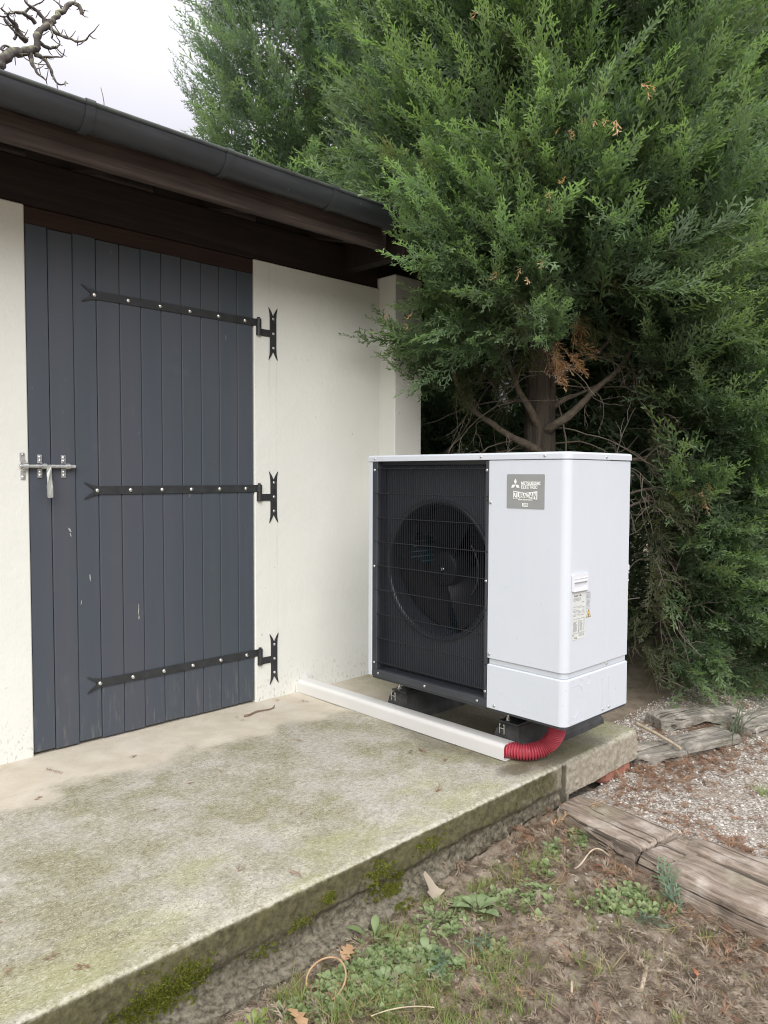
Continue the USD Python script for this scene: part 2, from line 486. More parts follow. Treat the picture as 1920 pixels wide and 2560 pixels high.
# front face
nz = g.add('separate_xyz', 'z', vector=g.add('geometry', 'normal'))
face = g.math('maximum', g.mr(nz, 0.75, 0.45), g.mr(z_, -0.03, -0.05))
mossf = g.mix(g.mr(nf, 0.3, 0.7), (0.044, 0.042, 0.020), (0.142, 0.130, 0.070))
mossf = g.mix(g.mr(nm, 0.5, 0.68, 0, 0.7), mossf, (0.130, 0.122, 0.058))
dirt = g.mix(g.mr(nf, 0.35, 0.66), (0.050, 0.044, 0.030), (0.230, 0.208, 0.155))
fm = g.mr(g.math('add', z_, g.mr(nm, 0.3, 0.7, -0.045, 0.045)), -0.125, -0.075)
fc = g.mix(fm, dirt, mossf)
fc = g.mix(g.mr(g.math('add', x_, g.mr(nm, 0.3, 0.7, -0.05, 0.05)), 0.32, 0.43), fc, g.mix(g.mr(nf, 0.3, 0.7), (0.21, 0.185, 0.135), (0.43, 0.39, 0.32)))
crack = g.mr(g.math('absolute', g.math('subtract', g.math('add', x_, g.mr(nm, 0.3, 0.7, -0.012, 0.012)), 0.412)), 0.008, 0.018, 0.85, 0.0)
fc = g.mix(crack, fc, (0.05, 0.045, 0.03))
c = g.mix(face, c, fc)
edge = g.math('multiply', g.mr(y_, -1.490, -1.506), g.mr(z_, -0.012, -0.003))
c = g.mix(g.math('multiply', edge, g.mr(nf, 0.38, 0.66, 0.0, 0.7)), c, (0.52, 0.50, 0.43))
hb = g.math('add', g.math('multiply', fib, 0.7), g.math('multiply', grit, 0.5))
hb = g.math('add', hb, g.math('multiply', g.math('multiply', nf, face), 1.6))
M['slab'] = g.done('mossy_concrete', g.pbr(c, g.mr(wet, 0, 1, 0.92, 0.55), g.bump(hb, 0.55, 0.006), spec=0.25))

# soil
g = G()
p = g.pos()
nl, nm, nf, ng = g.noise(p, 2.2, 4), g.noise(p, 11, 6, 0.65), g.noise(p, 70, 6, 0.7), g.noise(p, 210, 3, 0.7)
c = g.mix(g.mr(nm, 0.3, 0.7), (0.205, 0.165, 0.122), (0.350, 0.298, 0.228))
c = g.mix(g.mr(nf, 0.56, 0.7, 0, 0.7), c, (0.38, 0.325, 0.26))
c = g.mix(g.mr(nf, 0.42, 0.3, 0, 0.8), c, (0.045, 0.033, 0.023))
c = g.mix(g.mr(g.noise(p, 4.0, 5), 0.55, 0.7, 0, 0.35), c, (0.10, 0.11, 0.045))
h = g.math('add', g.math('multiply', nf, 1.0), g.math('multiply', ng, 0.4))
M['soil'] = g.done('damp_soil', g.pbr(c, 0.9, g.bump(h, 0.8, 0.012), spec=0.2))

# gravel bed between the pebbles
g = G()
p = g.pos()
vor = g.add('voronoi_texture', 'distance', vector=p, scale=95)
vcol = g.add('voronoi_texture', 'color', vector=p, scale=95)
n = g.noise(p, 5, 5)
vr, _, _ = g.xyz(vcol)
c = g.mix(vr, (0.25, 0.22, 0.18), (0.53, 0.50, 0.45))
c = g.mix(g.mr(vor, 0.3, 0.75, 0, 0.75), c, (0.09, 0.072, 0.052))
c = g.mix(g.mr(n, 0.52, 0.7, 0, 0.6), c, (0.25, 0.20, 0.15))
M['gravel'] = g.done('fine_gravel', g.pbr(c, 0.85, g.bump(vor, -0.9, 0.008), spec=0.3))
g = G()
rnd = g.add('object_info', 'random')
nn = g.noise(g.pos(), 60, 2)
c = g.ramp(rnd, [(0, (0.22, 0.19, 0.155)), (0.25, (0.42, 0.40, 0.36)), (0.5, (0.58, 0.555, 0.50)), (0.75, (0.62, 0.60, 0.55)), (0.9, (0.34, 0.31, 0.28)), (1, (0.48, 0.42, 0.34))])
c = g.mix(g.mr(nn, 0.3, 0.7, 0, 0.3), c, (0.40, 0.37, 0.32))
M['pebble'] = g.done('pale_pebble', g.pbr(c, 0.75))

# weathered sleepers
def oldwood(name, c0, c1, sx, rot, cx):
    g = G()
    p = g.pos()
    q = g.scaled(p, (1, 1, 1), rot)
    q = g.scaled(q, sx)
    gr = g.noise(q, 1.0, 6, 0.65, 0.15)
    ck = g.mr(g.noise(g.scaled(g.scaled(p, (1, 1, 1), rot), cx), 0.35, 2, 0.5, 0.1), 0.40, 0.33)
    bl = g.noise(p, 9, 5, 0.6)
    c = g.mix(g.mr(gr, 0.32, 0.68), c0, c1)
    c = g.mix(g.mr(bl, 0.50, 0.66, 0, 0.7), c, (0.50, 0.45, 0.385))
    c = g.mix(g.mr(bl, 0.42, 0.3, 0, 0.6), c, (0.085, 0.070, 0.052))
    c = g.mix(g.mr(g.noise(p, 5, 4), 0.55, 0.7, 0, 0.4), c, (0.17, 0.16, 0.085))
    c = g.mix(g.math('multiply', ck, 0.75), c, (0.045, 0.036, 0.027))
    return g.done(name, g.pbr(c, 0.85, g.bump(g.math('subtract', gr, ck), 0.8, 0.012), spec=0.25))


M['sleeper'] = oldwood('weathered_sleeper', (0.150, 0.115, 0.088), (0.350, 0.290, 0.232), (95, 7, 95), (0, 0, 0.145), (130, 2.4, 130))
M['edging'] = oldwood('grey_edging_timber', (0.135, 0.125, 0.105), (0.300, 0.280, 0.240), (7, 75, 75), (0, 0, 0.27), (2.4, 130, 130))
M['brick'] = simple('red_brick', (0.27, 0.115, 0.080), 0.85, var=0.3, scale=30, bump=0.5)
M['bark'] = simple('furrowed_bark', (0.056, 0.045, 0.034), 0.9, var=0.45, scale=1.0, stretch=(45, 45, 6), bump=0.9, bscale=1.6, bdist=0.02)
M['limb'] = simple('limb_bark', (0.088, 0.072, 0.052), 0.88, var=0.45, scale=34, bump=0.9, bscale=70, bdist=0.008)
M['twig'] = simple('dead_grey_twig', (0.135, 0.112, 0.088), 0.85, var=0.3, scale=20)
g = G()
p = g.pos()
n = g.noise(p, 9, 5)
_, _, nz = g.xyz(g.add('geometry', 'normal'))
c = g.mix(g.mr(n, 0.4, 0.62), (0.055, 0.046, 0.044), (0.115, 0.10, 0.095))
c = g.mix(g.math('multiply', g.mr(nz, -0.1, 0.6), g.mr(g.noise(p, 16, 4), 0.42, 0.58)), c, (0.26, 0.27, 0.16))
M['lichen'] = g.done('lichen_bark', g.pbr(c, 0.9, g.bump(n, 0.6, 0.02)))


def leafmat(name, inner, mid, tipc, transl=0.42, hue_noise=1.1, dark=0.8, rough=0.55, brown=True):
    g = G()
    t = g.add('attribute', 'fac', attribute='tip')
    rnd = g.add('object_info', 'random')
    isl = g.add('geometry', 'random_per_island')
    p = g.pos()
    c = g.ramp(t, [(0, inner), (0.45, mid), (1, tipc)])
    pn = g.noise(p, hue_noise, 3)
    c = g.mix(g.mr(pn, 0.35, 0.65, 0.0, 0.4), c, g.mix(1.0, c, (1.25, 1.05, 0.76), 'multiply'))
    v = g.math('multiply', g.mr(rnd, 0, 1, dark, 1.3), g.mr(isl, 0, 1, 0.72, 1.32))
    c = g.mix(1.0, c, g.add('combine_color', 'color', r=v, g=v, b=v), 'multiply')
    if brown:
        bn = g.mr(g.noise(p, 2.6, 3, 0.6), 0.60, 0.72, 0, 0.75)
        bn = g.math('multiply', bn, g.mr(rnd, 0.2, 0.6, 0.25, 1.0))
        c = g.mix(bn, c, (0.135, 0.105, 0.050))
    a = g.pbr(c, rough, spec=0.35)
    b = g.add('translucent_bsdf', 'BSDF', color=g.mix(1.0, c, (1.3, 1.5, 0.6), 'multiply'))
    return g.done(name, g.add('mix_closure', 'closure', fac=transl, closure1=a, closure2=b))


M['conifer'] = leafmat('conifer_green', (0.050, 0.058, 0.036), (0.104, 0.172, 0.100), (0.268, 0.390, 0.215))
M['conifer_blue_haze'] = leafmat('conifer_blue_green_haze', (0.056, 0.072, 0.056), (0.122, 0.196, 0.142), (0.280, 0.390, 0.270))  # bluish leaves lightened, with haze and glare put into the colour
M['dead'] = leafmat('dead_brown_foliage', (0.30, 0.18, 0.10), (0.52, 0.33, 0.20), (0.66, 0.46, 0.30), 0.25, brown=False)
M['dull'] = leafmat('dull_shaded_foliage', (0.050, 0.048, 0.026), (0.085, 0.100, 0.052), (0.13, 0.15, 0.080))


def flat_leaf(name, c0, c1, transl=0.3, rough=0.5, scale=30):
    g = G()
    isl = g.add('geometry', 'random_per_island')
    rnd = g.add('object_info', 'random')
    n = g.noise(g.pos(), scale, 3)
    f = g.math('add', g.math('multiply', g.math('add', isl, rnd), 0.35), g.math('multiply', n, 0.4), True)
    c = g.mix(g.mr(f, 0.25, 0.8), c0, c1)
    return g.done(name, g.add('mix_closure', 'closure', fac=transl, closure1=g.pbr(c, rough, spec=0.4), closure2=g.add('translucent_bsdf', 'BSDF', color=c)))


M['grass'] = flat_leaf('grass_blade', (0.165, 0.215, 0.055), (0.32, 0.37, 0.13))
M['straw'] = flat_leaf('straw_blade', (0.24, 0.19, 0.085), (0.42, 0.36, 0.19))
M['clover'] = flat_leaf('clover_leaf', (0.165, 0.225, 0.090), (0.31, 0.38, 0.18))
M['weed'] = flat_leaf('weed_leaf', (0.18, 0.245, 0.115), (0.32, 0.39, 0.20))
M['moss'] = flat_leaf('bright_moss', (0.105, 0.125, 0.016), (0.29, 0.31, 0.05))
M['needle'] = flat_leaf('fallen_needle', (0.19, 0.105, 0.062), (0.40, 0.25, 0.15), 0.1)
M['duff'] = flat_leaf('grey_brown_duff', (0.10, 0.072, 0.048), (0.47, 0.39, 0.28), 0.1)
M['sedge'] = flat_leaf('sedge_blade', (0.10, 0.125, 0.075), (0.18, 0.215, 0.13))
M['maple'] = flat_leaf('pale_dead_leaf', (0.42, 0.36, 0.27), (0.56, 0.49, 0.39), 0.3)
M['oak'] = flat_leaf('tan_dead_leaf', (0.44, 0.28, 0.15), (0.56, 0.38, 0.22), 0.3)
M['rust'] = flat_leaf('rust_dead_leaf', (0.34, 0.14, 0.07), (0.45, 0.22, 0.12), 0.3)
M['cane'] = simple('tan_stem', (0.36, 0.235, 0.13), 0.7, var=0.25, scale=40)
M['stick'] = simple('pale_dry_stick', (0.42, 0.35, 0.25), 0.8, var=0.25, scale=40)
M['darkstick'] = simple('dark_dry_twig', (0.17, 0.12, 0.085), 0.85, var=0.3, scale=40)

# ================================================================ GROUND
def soil_h(x, y):
    x, y = np.asarray(x, float), np.asarray(y, float)
    h = -0.178 - 0.03 * np.clip((0.15 - x) / 1.2, 0, 1.3)
    h = h + 0.012 * np.clip((x - 0.05) / 0.25, 0, 1) * np.clip((y + 1.8) / 0.3, 0, 1)
    P = np.stack([x, y, 0 * x], -1)
    near = np.clip(1.4 - np.hypot(x - 0.2, y + 1.8) / 6.0, 0, 1)
    h = h + near * ((meshkit.fbm(P * 5, 3, 11) - 0.5) * 0.035 + (meshkit.fbm(P * 22, 3, 5) - 0.5) * 0.016)
    return h


def gravel_h(x, y):
    x, y = np.asarray(x, float), np.asarray(y, float)
    P = np.stack([x, y, 0 * x], -1)
    return -0.150 + (meshkit.fbm(P * 3, 3, 21) - 0.5) * 0.022 + (meshkit.fbm(P * 28, 2, 4) - 0.5) * 0.008 - 0.012 * np.clip((x - 0.4) / 0.5, 0, 1) + 0.03 * np.clip((x - 1.2) / 1.2, 0, 1)


def span(lo, hi, step, far, growth=1.35):
    mid = list(np.arange(lo, hi + step / 2, step))
    s, a = step, []
    while mid[0] - sum(a) > -far:
        s *= growth
        a.append(s)
    left = list(mid[0] - np.cumsum(a))[::-1]
    s, b = step, []
    while mid[-1] + sum(b) < far:
        s *= growth
        b.append(s)
    return np.array(left + mid + list(mid[-1] + np.cumsum(b)))


def timber_edge_x(y):
    return np.interp(y, [-4.5, -2.65, -2.02, -1.94, -1.515], [-0.10, 0.10, 0.20, 0.24, 0.40])


gx, gy = span(-1.75, 1.0, 0.014, 90), span(-3.0, -1.46, 0.014, 90)
X, Y = np.meshgrid(gx, gy, indexing='ij')
Z = soil_h(X, Y)
under = (X < 1.06) & (Y > -1.49)
Z = np.where(under, -0.34, Z)
gravelly = (X > timber_edge_x(Y) + 0.06) & (Y < -1.30) & (Y > -4.4) & (X < 3.6)
Z = np.where(gravelly, np.minimum(Z, -0.205), Z)
gp = obj('ground', grid(np.stack([X, Y, Z], -1)), M['soil'], smooth=True, label='bare brown soil with debris', kind='structure')

gx2, gy2 = np.r_[np.arange(0.0, 2.6, 0.02), np.linspace(2.6, 3.5, 20)], np.r_[np.linspace(-4.3, -2.8, 30), np.arange(-2.78, -1.17, 0.02)]
X, Y = np.meshgrid(gx2, gy2, indexing='ij')
edge = timber_edge_x(Y) + 0.09
X = edge + (X - gx2[0]) * (3.5 - edge) / 3.5
Z = gravel_h(X, Y)
Z = np.where((Y > -1.50) & (X < 0.995), -0.22, Z)
obj('gravel_path', grid(np.stack([X, Y, Z], -1)), M['gravel'], smooth=True, label='pale gravel path beside the slab', kind='structure')

# concrete slab: one skin from the wall over the rounded edge down the rough front
xs = np.r_[np.linspace(-5.0, -1.9, 60)[:-1], np.arange(-1.9, 1.0001, 0.0075)]
prof = [(0.25, 0), (0.02, 0)] + [(y, 0) for y in np.linspace(0, -1.47, 62)] + [(-1.482, 0), (-1.492, 0), (-1.500, 0), (-1.506, -0.0015), (-1.511, -0.0045), (-1.514, -0.009), (-1.5153, -0.014)]
prof += [(-1.5153, z) for z in np.arange(-0.021, -0.285, -0.0075)]
prof = np.array(prof)
X, S = np.meshgrid(xs, np.arange(len(prof)), indexing='ij')
Yp, Zp = prof[S, 0], prof[S, 1]
P = np.stack([X, Yp, Zp], -1)
n_lo, n_mid, n_hi = meshkit.fbm(P * 3.1, 3, 1) - 0.5, meshkit.fbm(P * 16, 3, 2) - 0.5, meshkit.fbm(P * 62, 3, 3) - 0.5
facew = np.clip((-Zp - 0.004) / 0.02, 0, 1)
topw = 1 - facew
lowz = np.clip((-Zp + 0.06 * n_lo - 0.085) / 0.03, 0, 1) * (X < 0.40)
rec = -0.022 * lowz + 0.06 * np.clip((-Zp - 0.163 + 0.09 * n_lo) / 0.012, 0, 1) * np.clip((-0.15 - X) / 0.3, 0, 1)
right = np.clip((X - 0.395) / 0.02, 0, 1)
Yn = Yp - facew * (rec + n_lo * 0.010 + n_mid * (0.008 + 0.016 * lowz) + n_hi * (0.006 + 0.010 * lowz + 0.004 * right)) - facew * right * 0.004
Yn = Yn + facew * 0.02 * np.exp(-((X - 0.405 - 0.02 * n_mid) / 0.008) ** 2)
Yn = Yn + (Yp < -1.46) * topw * n_mid * 0.006
Zn = Zp + topw * (n_lo * 0.008 + n_mid * 0.003) * np.clip(-Yp * 5, 0, 1) - (Yp < -1.485) * topw * np.clip(n_hi, 0, 1) * 0.006
bott = -0.128 + n_lo * 0.03
Zn = np.where((X > 0.43) & (Zn < bott), bott, Zn)
Xn = X + np.where(X > 0.985, n_mid * 0.012 + (S > 60) * n_hi * 0.01, 0)
V = np.stack([Xn, Yn, Zn], -1)
sl = grid(V)
end = V[-1]
endf = trimesh.Trimesh(np.vstack([end, [[1.0, 0.25, -0.30]]]), [(len(end), k + 1, k) for k in range(len(end) - 1)], process=False)
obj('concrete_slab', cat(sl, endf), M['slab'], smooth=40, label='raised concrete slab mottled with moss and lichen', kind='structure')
t = thing('brick', 'red brick showing under the right end of the concrete slab', 'brick', (0.8, -1.5, -0.16))
b = trimesh.creation.box([0.20, 0.09, 0.055]).subdivide().subdivide().subdivide()
b.apply_transform(trimesh.transformations.rotation_matrix(0.02, [0, 1, 0]))
b.apply_translation([0.835, -1.472, -0.150])
b.vertices += (meshkit.fbm(b.vertices * 25, 3, 8)[:, None] - 0.5) * 0.016
obj('brick_body', b, M['brick'], t, smooth=50)

# ================================================================ SHED
shed = thing('shed', 'cream rendered shed with dark plank door under low brown eaves', 'shed', (0, 0, 0))
obj('wall', box(-5.0, -1.066, 0.0, 0.22, -0.3, 2.180, 0.004), M['plaster'], shed, label='cream rendered wall left of the door')
obj('wall', box(0.0, 0.849, 0.0, 0.22, -0.3, 2.181, 0.004), M['plaster'], shed, label='cream rendered wall between door and corner pier')
obj('corner_pier', box(0.846, 1.0625, -0.125, 0.235, -0.3, 2.241, 0.005), M['plaster'], shed)
gab = Polygon([(0.236, -0.3), (3.6, -0.3), (3.6, 3.40), (0.236, 2.53)])
obj('gable_wall', extr(gab, 0.18, (0.88, 0, 0), (0, 1, 0), (0, 0, 1), (1, 0, 0)), M['plaster'], shed)
obj('wall', box(-5.0, 0.879, 3.4, 3.6, -0.3, 3.37), M['plaster'], shed, label='rear wall')
obj('lintel', box(-1.0655, -0.0005, 0.006, 0.2, 2.109, 2.179, 0.004), M['lintel'], shed)
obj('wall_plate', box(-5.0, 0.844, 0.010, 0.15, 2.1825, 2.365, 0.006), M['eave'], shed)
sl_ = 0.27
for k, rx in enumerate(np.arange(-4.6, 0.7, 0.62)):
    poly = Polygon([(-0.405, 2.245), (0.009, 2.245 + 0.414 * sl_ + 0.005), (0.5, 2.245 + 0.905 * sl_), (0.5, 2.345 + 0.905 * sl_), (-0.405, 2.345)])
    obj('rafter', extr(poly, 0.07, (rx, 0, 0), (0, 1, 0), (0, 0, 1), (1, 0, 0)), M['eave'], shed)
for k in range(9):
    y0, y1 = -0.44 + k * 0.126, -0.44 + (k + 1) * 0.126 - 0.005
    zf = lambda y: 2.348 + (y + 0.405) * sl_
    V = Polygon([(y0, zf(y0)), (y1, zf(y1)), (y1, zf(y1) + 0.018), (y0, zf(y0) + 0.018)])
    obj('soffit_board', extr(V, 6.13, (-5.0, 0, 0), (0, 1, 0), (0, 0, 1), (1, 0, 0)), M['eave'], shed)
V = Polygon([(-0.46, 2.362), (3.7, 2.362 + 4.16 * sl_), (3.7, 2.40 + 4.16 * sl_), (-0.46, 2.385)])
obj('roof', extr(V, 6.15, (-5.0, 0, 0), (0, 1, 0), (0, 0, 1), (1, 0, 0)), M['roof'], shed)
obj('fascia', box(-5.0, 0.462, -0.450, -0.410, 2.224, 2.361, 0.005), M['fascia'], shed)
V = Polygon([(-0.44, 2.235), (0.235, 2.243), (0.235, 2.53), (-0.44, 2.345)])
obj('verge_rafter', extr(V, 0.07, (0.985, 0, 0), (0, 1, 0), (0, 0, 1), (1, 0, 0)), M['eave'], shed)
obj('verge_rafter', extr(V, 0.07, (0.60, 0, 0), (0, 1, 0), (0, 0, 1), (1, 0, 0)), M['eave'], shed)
# gutter
cy0, cz0, gr = -0.5155, 2.362, 0.0640
ang = np.linspace(math.pi, 2 * math.pi, 19)
pro = [(cy0 + gr * math.cos(a), cz0 + gr * math.sin(a)) for a in ang]
pin = [(cy0 + (gr - 0.003) * math.cos(a), cz0 + (gr - 0.003) * math.sin(a)) for a in ang]
bead = Point(cy0 - gr + 0.003, cz0 + 0.008).buffer(0.0095)
gpoly = Polygon(pro + pin[::-1]).union(bead)
gut = obj('gutter', extr(gpoly, 5.42, (-5.0, 0, 0), (0, 1, 0), (0, 0, 1), (1, 0, 0)), M['gutter'], shed, smooth=35)
for bx in (-4.2, -3.4, -2.6, -1.83, -1.0636, -0.5224, 0.012):
    an = np.linspace(math.pi * 0.97, 1.93 * math.pi, 16)
    o1 = [(cy0 + (gr + 0.0050) * math.cos(a), cz0 + (gr + 0.0050) * math.sin(a)) for a in an]
    i1 = [(cy0 + (gr - 0.0005) * math.cos(a), cz0 + (gr - 0.0005) * math.sin(a)) for a in an]
    clip = Polygon(o1 + i1[::-1]).union(Point(cy0 - gr + 0.003, cz0 + 0.008).buffer(0.0135).difference(Point(cy0 - gr + 0.003, cz0 + 0.008).buffer(0.0085)))
    obj('gutter_bracket', extr(clip, 0.032, (bx, 0, 0), (0, 1, 0), (0, 0, 1), (1, 0, 0)), M['gutter'], gut, smooth=35)

# door
door = obj('door', box(-1.060, -0.006, 0.024, 0.040, 0.015, 2.105), M['door'], shed)
pb = [-1.0655, -0.977, -0.8785, -0.7815, -0.681, -0.5845, -0.488, -0.389, -0.290, -0.193, -0.093, -0.0005]
for k in range(11):
    dz = random.Random(k).uniform(-0.003, 0.003)
    a, b_ = pb[k] + (0.003 if k == 0 else 0.0010), pb[k + 1] - (0.004 if k == 10 else 0.0010)
    pl = Polygon([(a + 0.0036, 0.0), (b_ - 0.003, 0.0), (b_, 0.0045), (b_, 0.019), (a, 0.019), (a, 0.0038)])
    obj('plank', extr(pl, 2.1065 - 0.012, (0, 0.0045 + dz * 0.3, 0.012 + dz), (1, 0, 0), (0, 1, 0), (0, 0, 1)), M['door'], door)


def strap(z):
    zc_ = z
    h = 0.0175
    tipx, cr = -0.846, -0.795
    up_ = [(cr - 0.012, 0.006), (-0.822, 0.0155), (-0.834, 0.024), (tipx, 0.034), (-0.830, 0.0295), (-0.812, 0.0225), (-0.785, h)]
    pts = [(0.022, h), (0.022, -h)] + [(x, -y) for x, y in up_[::-1]] + up_
    poly = Polygon(pts).buffer(0)
    s = extr(poly, 0.005, (0, 0.0038, zc_), (1, 0, 0), (0, 0, 1), (0, -1, 0))
    kn = tube([(0.024, -0.004, zc_ - 0.019), (0.024, -0.004, zc_ + 0.0185)], 0.0135, 14)
    st = obj('strap_hinge', cat(s, kn), M['iron'], door, smooth=30)
    return st


for hz, rv in ((1.877, None), (1.0662, None), (0.2465, None)):
    strap(hz)
    for rx in (-0.792, -0.6445, -0.4965, -0.3495, -0.2, -0.053):
        obj('rivet', dome_screw((rx, -0.0012, hz), (0, -1, 0), 0.0095, 0.007, 12), M['rivet'], door, smooth=60)
    # wall half of the hinge: plate with swallow tails, arm and pin
    zt_, zb_ = hz + 0.084, hz - 0.173
    zc2 = (zt_ + zb_) / 2
    H2 = (zt_ - zb_) / 2
    q = [(-0.0185, H2 - 0.055), (-0.020, H2 - 0.030), (-0.0265, H2), (-0.012, H2 - 0.020), (-0.0015, H2 - 0.040)]
    top = q + [(-x, y) for x, y in q[::-1]]
    pts = top + [(x, -y) for x, y in top[::-1]]
    pl = extr(Polygon(pts).buffer(0), 0.005, (0.1105, -0.0005, zc2), (1, 0, 0), (0, 0, 1), (0, -1, 0))
    arm = extr(Polygon([(0.034, -0.0165), (0.094, -0.0165), (0.094, 0.0165), (0.034, 0.0165)]), 0.0045, (0, -0.0008, hz - 0.0445), (1, 0, 0), (0, 0, 1), (0, -1, 0))
    pin = cat(tube([(0.024, -0.004, hz - 0.062), (0.024, -0.004, hz - 0.020)], 0.0135, 14), tube([(0.024, -0.004, hz + 0.018), (0.024, -0.004, hz + 0.026)], 0.0075, 10))
    hp = obj('hinge_plate', cat(pl, arm, pin), M['iron'], shed, smooth=30)
    for k, sz in enumerate((hz + 0.029, hz - 0.043, hz - 0.114)):
        obj('screw', dome_screw((0.1113, -0.0054, sz), (0, -1, 0), 0.0075, 0.004, 10), M['galv'], hp, smooth=60)

# sliding bolt on the door and its keep on the wall
zr = 1.165
bolt = obj('bolt_rod', tube([(-1.104, -0.012, zr), (-1.101, -0.012, zr), (-0.889, -0.012, zr), (-0.886, -0.012, zr)], [0.0055, 0.0075, 0.0075, 0.0055], 14), M['galv'], door, smooth=40)
for bx in (-1.0235, -0.9305):
    obj('bolt_bracket', cat(box(bx - 0.009, bx + 0.009, -0.0005, 0.0042, zr - 0.046, zr - 0.009, 0.001), box(bx - 0.009, bx + 0.009, -0.0005, 0.0042, zr + 0.011, zr + 0.046, 0.001),
        extr(Point(0, 0).buffer(0.0118).difference(Point(0, 0).buffer(0.0078)).union(sbox(0.0085, -0.0115, 0.0205, -0.0075)).union(sbox(0.0085, 0.0075, 0.0205, 0.0115)), 0.0185, (bx + 0.002, -0.012, zr), (0, 1, 0), (0, 0, 1), (1, 0, 0))), M['galv'], door, smooth=35)
    for sz in (-0.036, -0.022, 0.022, 0.036):
        obj('bolt_screw', dome_screw((bx, -0.0005, zr + sz), (0, -1, 0), 0.0062, 0.004, 9), M['rivet'], door, smooth=60)
hd = Polygon([(-0.009, 0.004), (0.009, 0.004), (0.010, -0.03), (0.006, -0.052), (0.004, -0.074), (0.0058, -0.08), (0.0055, -0.122), (0.002, -0.126), (-0.012, -0.126), (-0.0155, -0.122), (-0.017, -0.078), (-0.0145, -0.070), (-0.011, -0.045), (-0.010, -0.03)])
hm = extr(hd, 0.005, (-0.995, -0.017, zr), (1, 0, 0), (0, 0, 1), (0, -1, 0))
hv = hm.vertices
hv[:, 1] -= 0.020 * np.clip((zr - 0.03 - hv[:, 2]) / 0.045, 0, 1)
obj('bolt_handle', hm, M['galvflat'], door)
keep = obj('bolt_keep', cat(box(-1.1005, -1.0825, -0.0045, 0.0, 1.186, 1.217, 0.001), box(-1.0985, -1.0805, -0.0045, 0.0, 1.112, 1.146, 0.001),
    extr(Point(0, 0).buffer(0.0130).difference(Point(0, 0).buffer(0.0078)), 0.019, (-1.0925, -0.012, zr), (0, 1, 0), (0, 0, 1), (1, 0, 0)),
    box(-1.097, -1.080, -0.010, -0.002, 1.176, 1.187), box(-1.096, -1.079, -0.010, -0.002, 1.145, 1.154)), M['galv'], shed, smooth=35)
for sz, r_ in ((1.210, 0.0055), (1.122, 0.0075)):
    obj('screw', dome_screw((-1.0905, -0.0044, sz), (0, -1, 0), r_, 0.005, 9), M['galv'], keep, smooth=60)
# a few paint scars and smears on the boards
for (sx, sz, w, hh, rz) in ((-0.613, 0.53, 0.004, 0.072, -0.05), (-0.612, 0.508, 0.006, 0.02, 0.2), (-0.908, 0.905, 0.007, 0.02, 0.5), (-0.826, 0.70, 0.005, 0.03, 0.1), (-0.905, 0.885, 0.004, 0.016, 0.3), (-0.865, 0.60, 0.003, 0.02, -0.2)):
    pg = affinity.rotate(affinity.scale(Point(0, 0).buffer(1, 5), w / 2, hh / 2), math.degrees(rz))
    pg = Polygon([(px * (1 + 0.3 * math.sin(9 * k)), pz) for k, (px, pz) in enumerate(pg.exterior.coords[:-1])]).buffer(0)
    obj('paint_scar', extr(pg, 0.0006, (sx, 0.0042, sz), (1, 0, 0), (0, 0, 1), (0, -1, 0)), M['galvflat'], door)

# ================================================================ HEAT PUMP
XU, YW = 0.2282, -0.5783
hp = thing('heat_pump', 'large white air source heat pump with black fan grille on the slab', 'heat pump', (XU + 0.22, YW - 0.525, 0.12))


def pa(a, b, z):
    return np.stack(np.broadcast_arrays(XU + np.asarray(b, float), YW - np.asarray(a, float), np.asarray(z, float)), -1)


def foot(a0, a1, b0, b1, r, ins=0.0, n=9):
    """closed footprint in (a,b), rounded only at the (a1,b0) corner; counter clockwise seen from above"""
    a0, a1, b0, b1 = a0 + ins, a1 - ins, b0 + ins, b1 - ins
    r = max(r - ins, 0.002)
    an = np.linspace(0, math.pi / 2, n)
    arc = [(a1 - r + r * math.sin(t_), b0 + r - r * math.cos(t_)) for t_ in an]
    return [(a0, b0)] + arc + [(a1, b1), (a0, b1)]


def casing(a0, a1, b0, b1, z0, z1, r, bev=0.003, bot=0.0015):
    L = []
    for ins, z in ((bot, z0), (0, z0 + bot), (0, z1 - bev), (bev * 0.35, z1 - bev * 0.35), (bev, z1)):
        ab = np.array(foot(a0, a1, b0, b1, r, ins))
        L.append(pa(ab[:, 0], ab[:, 1], z))
    t = loft(L)
    t.fix_normals()
    return t


lid = obj('lid', casing(-0.002, 1.053, -0.003, 0.457, 1.1955, 1.2225, 0.034, 0.007), M['case'], hp, smooth=25)
obj('side_plate', casing(0.0, 0.022, 0.0, 0.454, 0.2115, 1.1945, 0.003), M['case'], hp, smooth=25)
obj('front_cover', casing(0.6925, 1.05, 0.0, 0.2952, 0.4105, 1.194, 0.032), M['case'], hp, smooth=25)
obj('lower_cover', casing(0.6925, 1.0505, -0.0005, 0.4545, 0.2105, 0.3870, 0.032, 0.005), M['case'], hp, smooth=25)
obj('casing_groove', casing(0.6985, 1.044, 0.006, 0.449, 0.3875, 0.4100, 0.027, 0.001), M['case_rec'], hp, smooth=25)
obj('service_panel', casing(0.70, 1.0488, 0.2970, 0.454, 0.4110, 1.1935, 0.002), M['case'], hp, smooth=25)


def abox(a0, a1, b0, b1, z0, z1, bev=0.0):
    return box(XU + b0, XU + b1, YW - a1, YW - a0, z0, z1, bev)


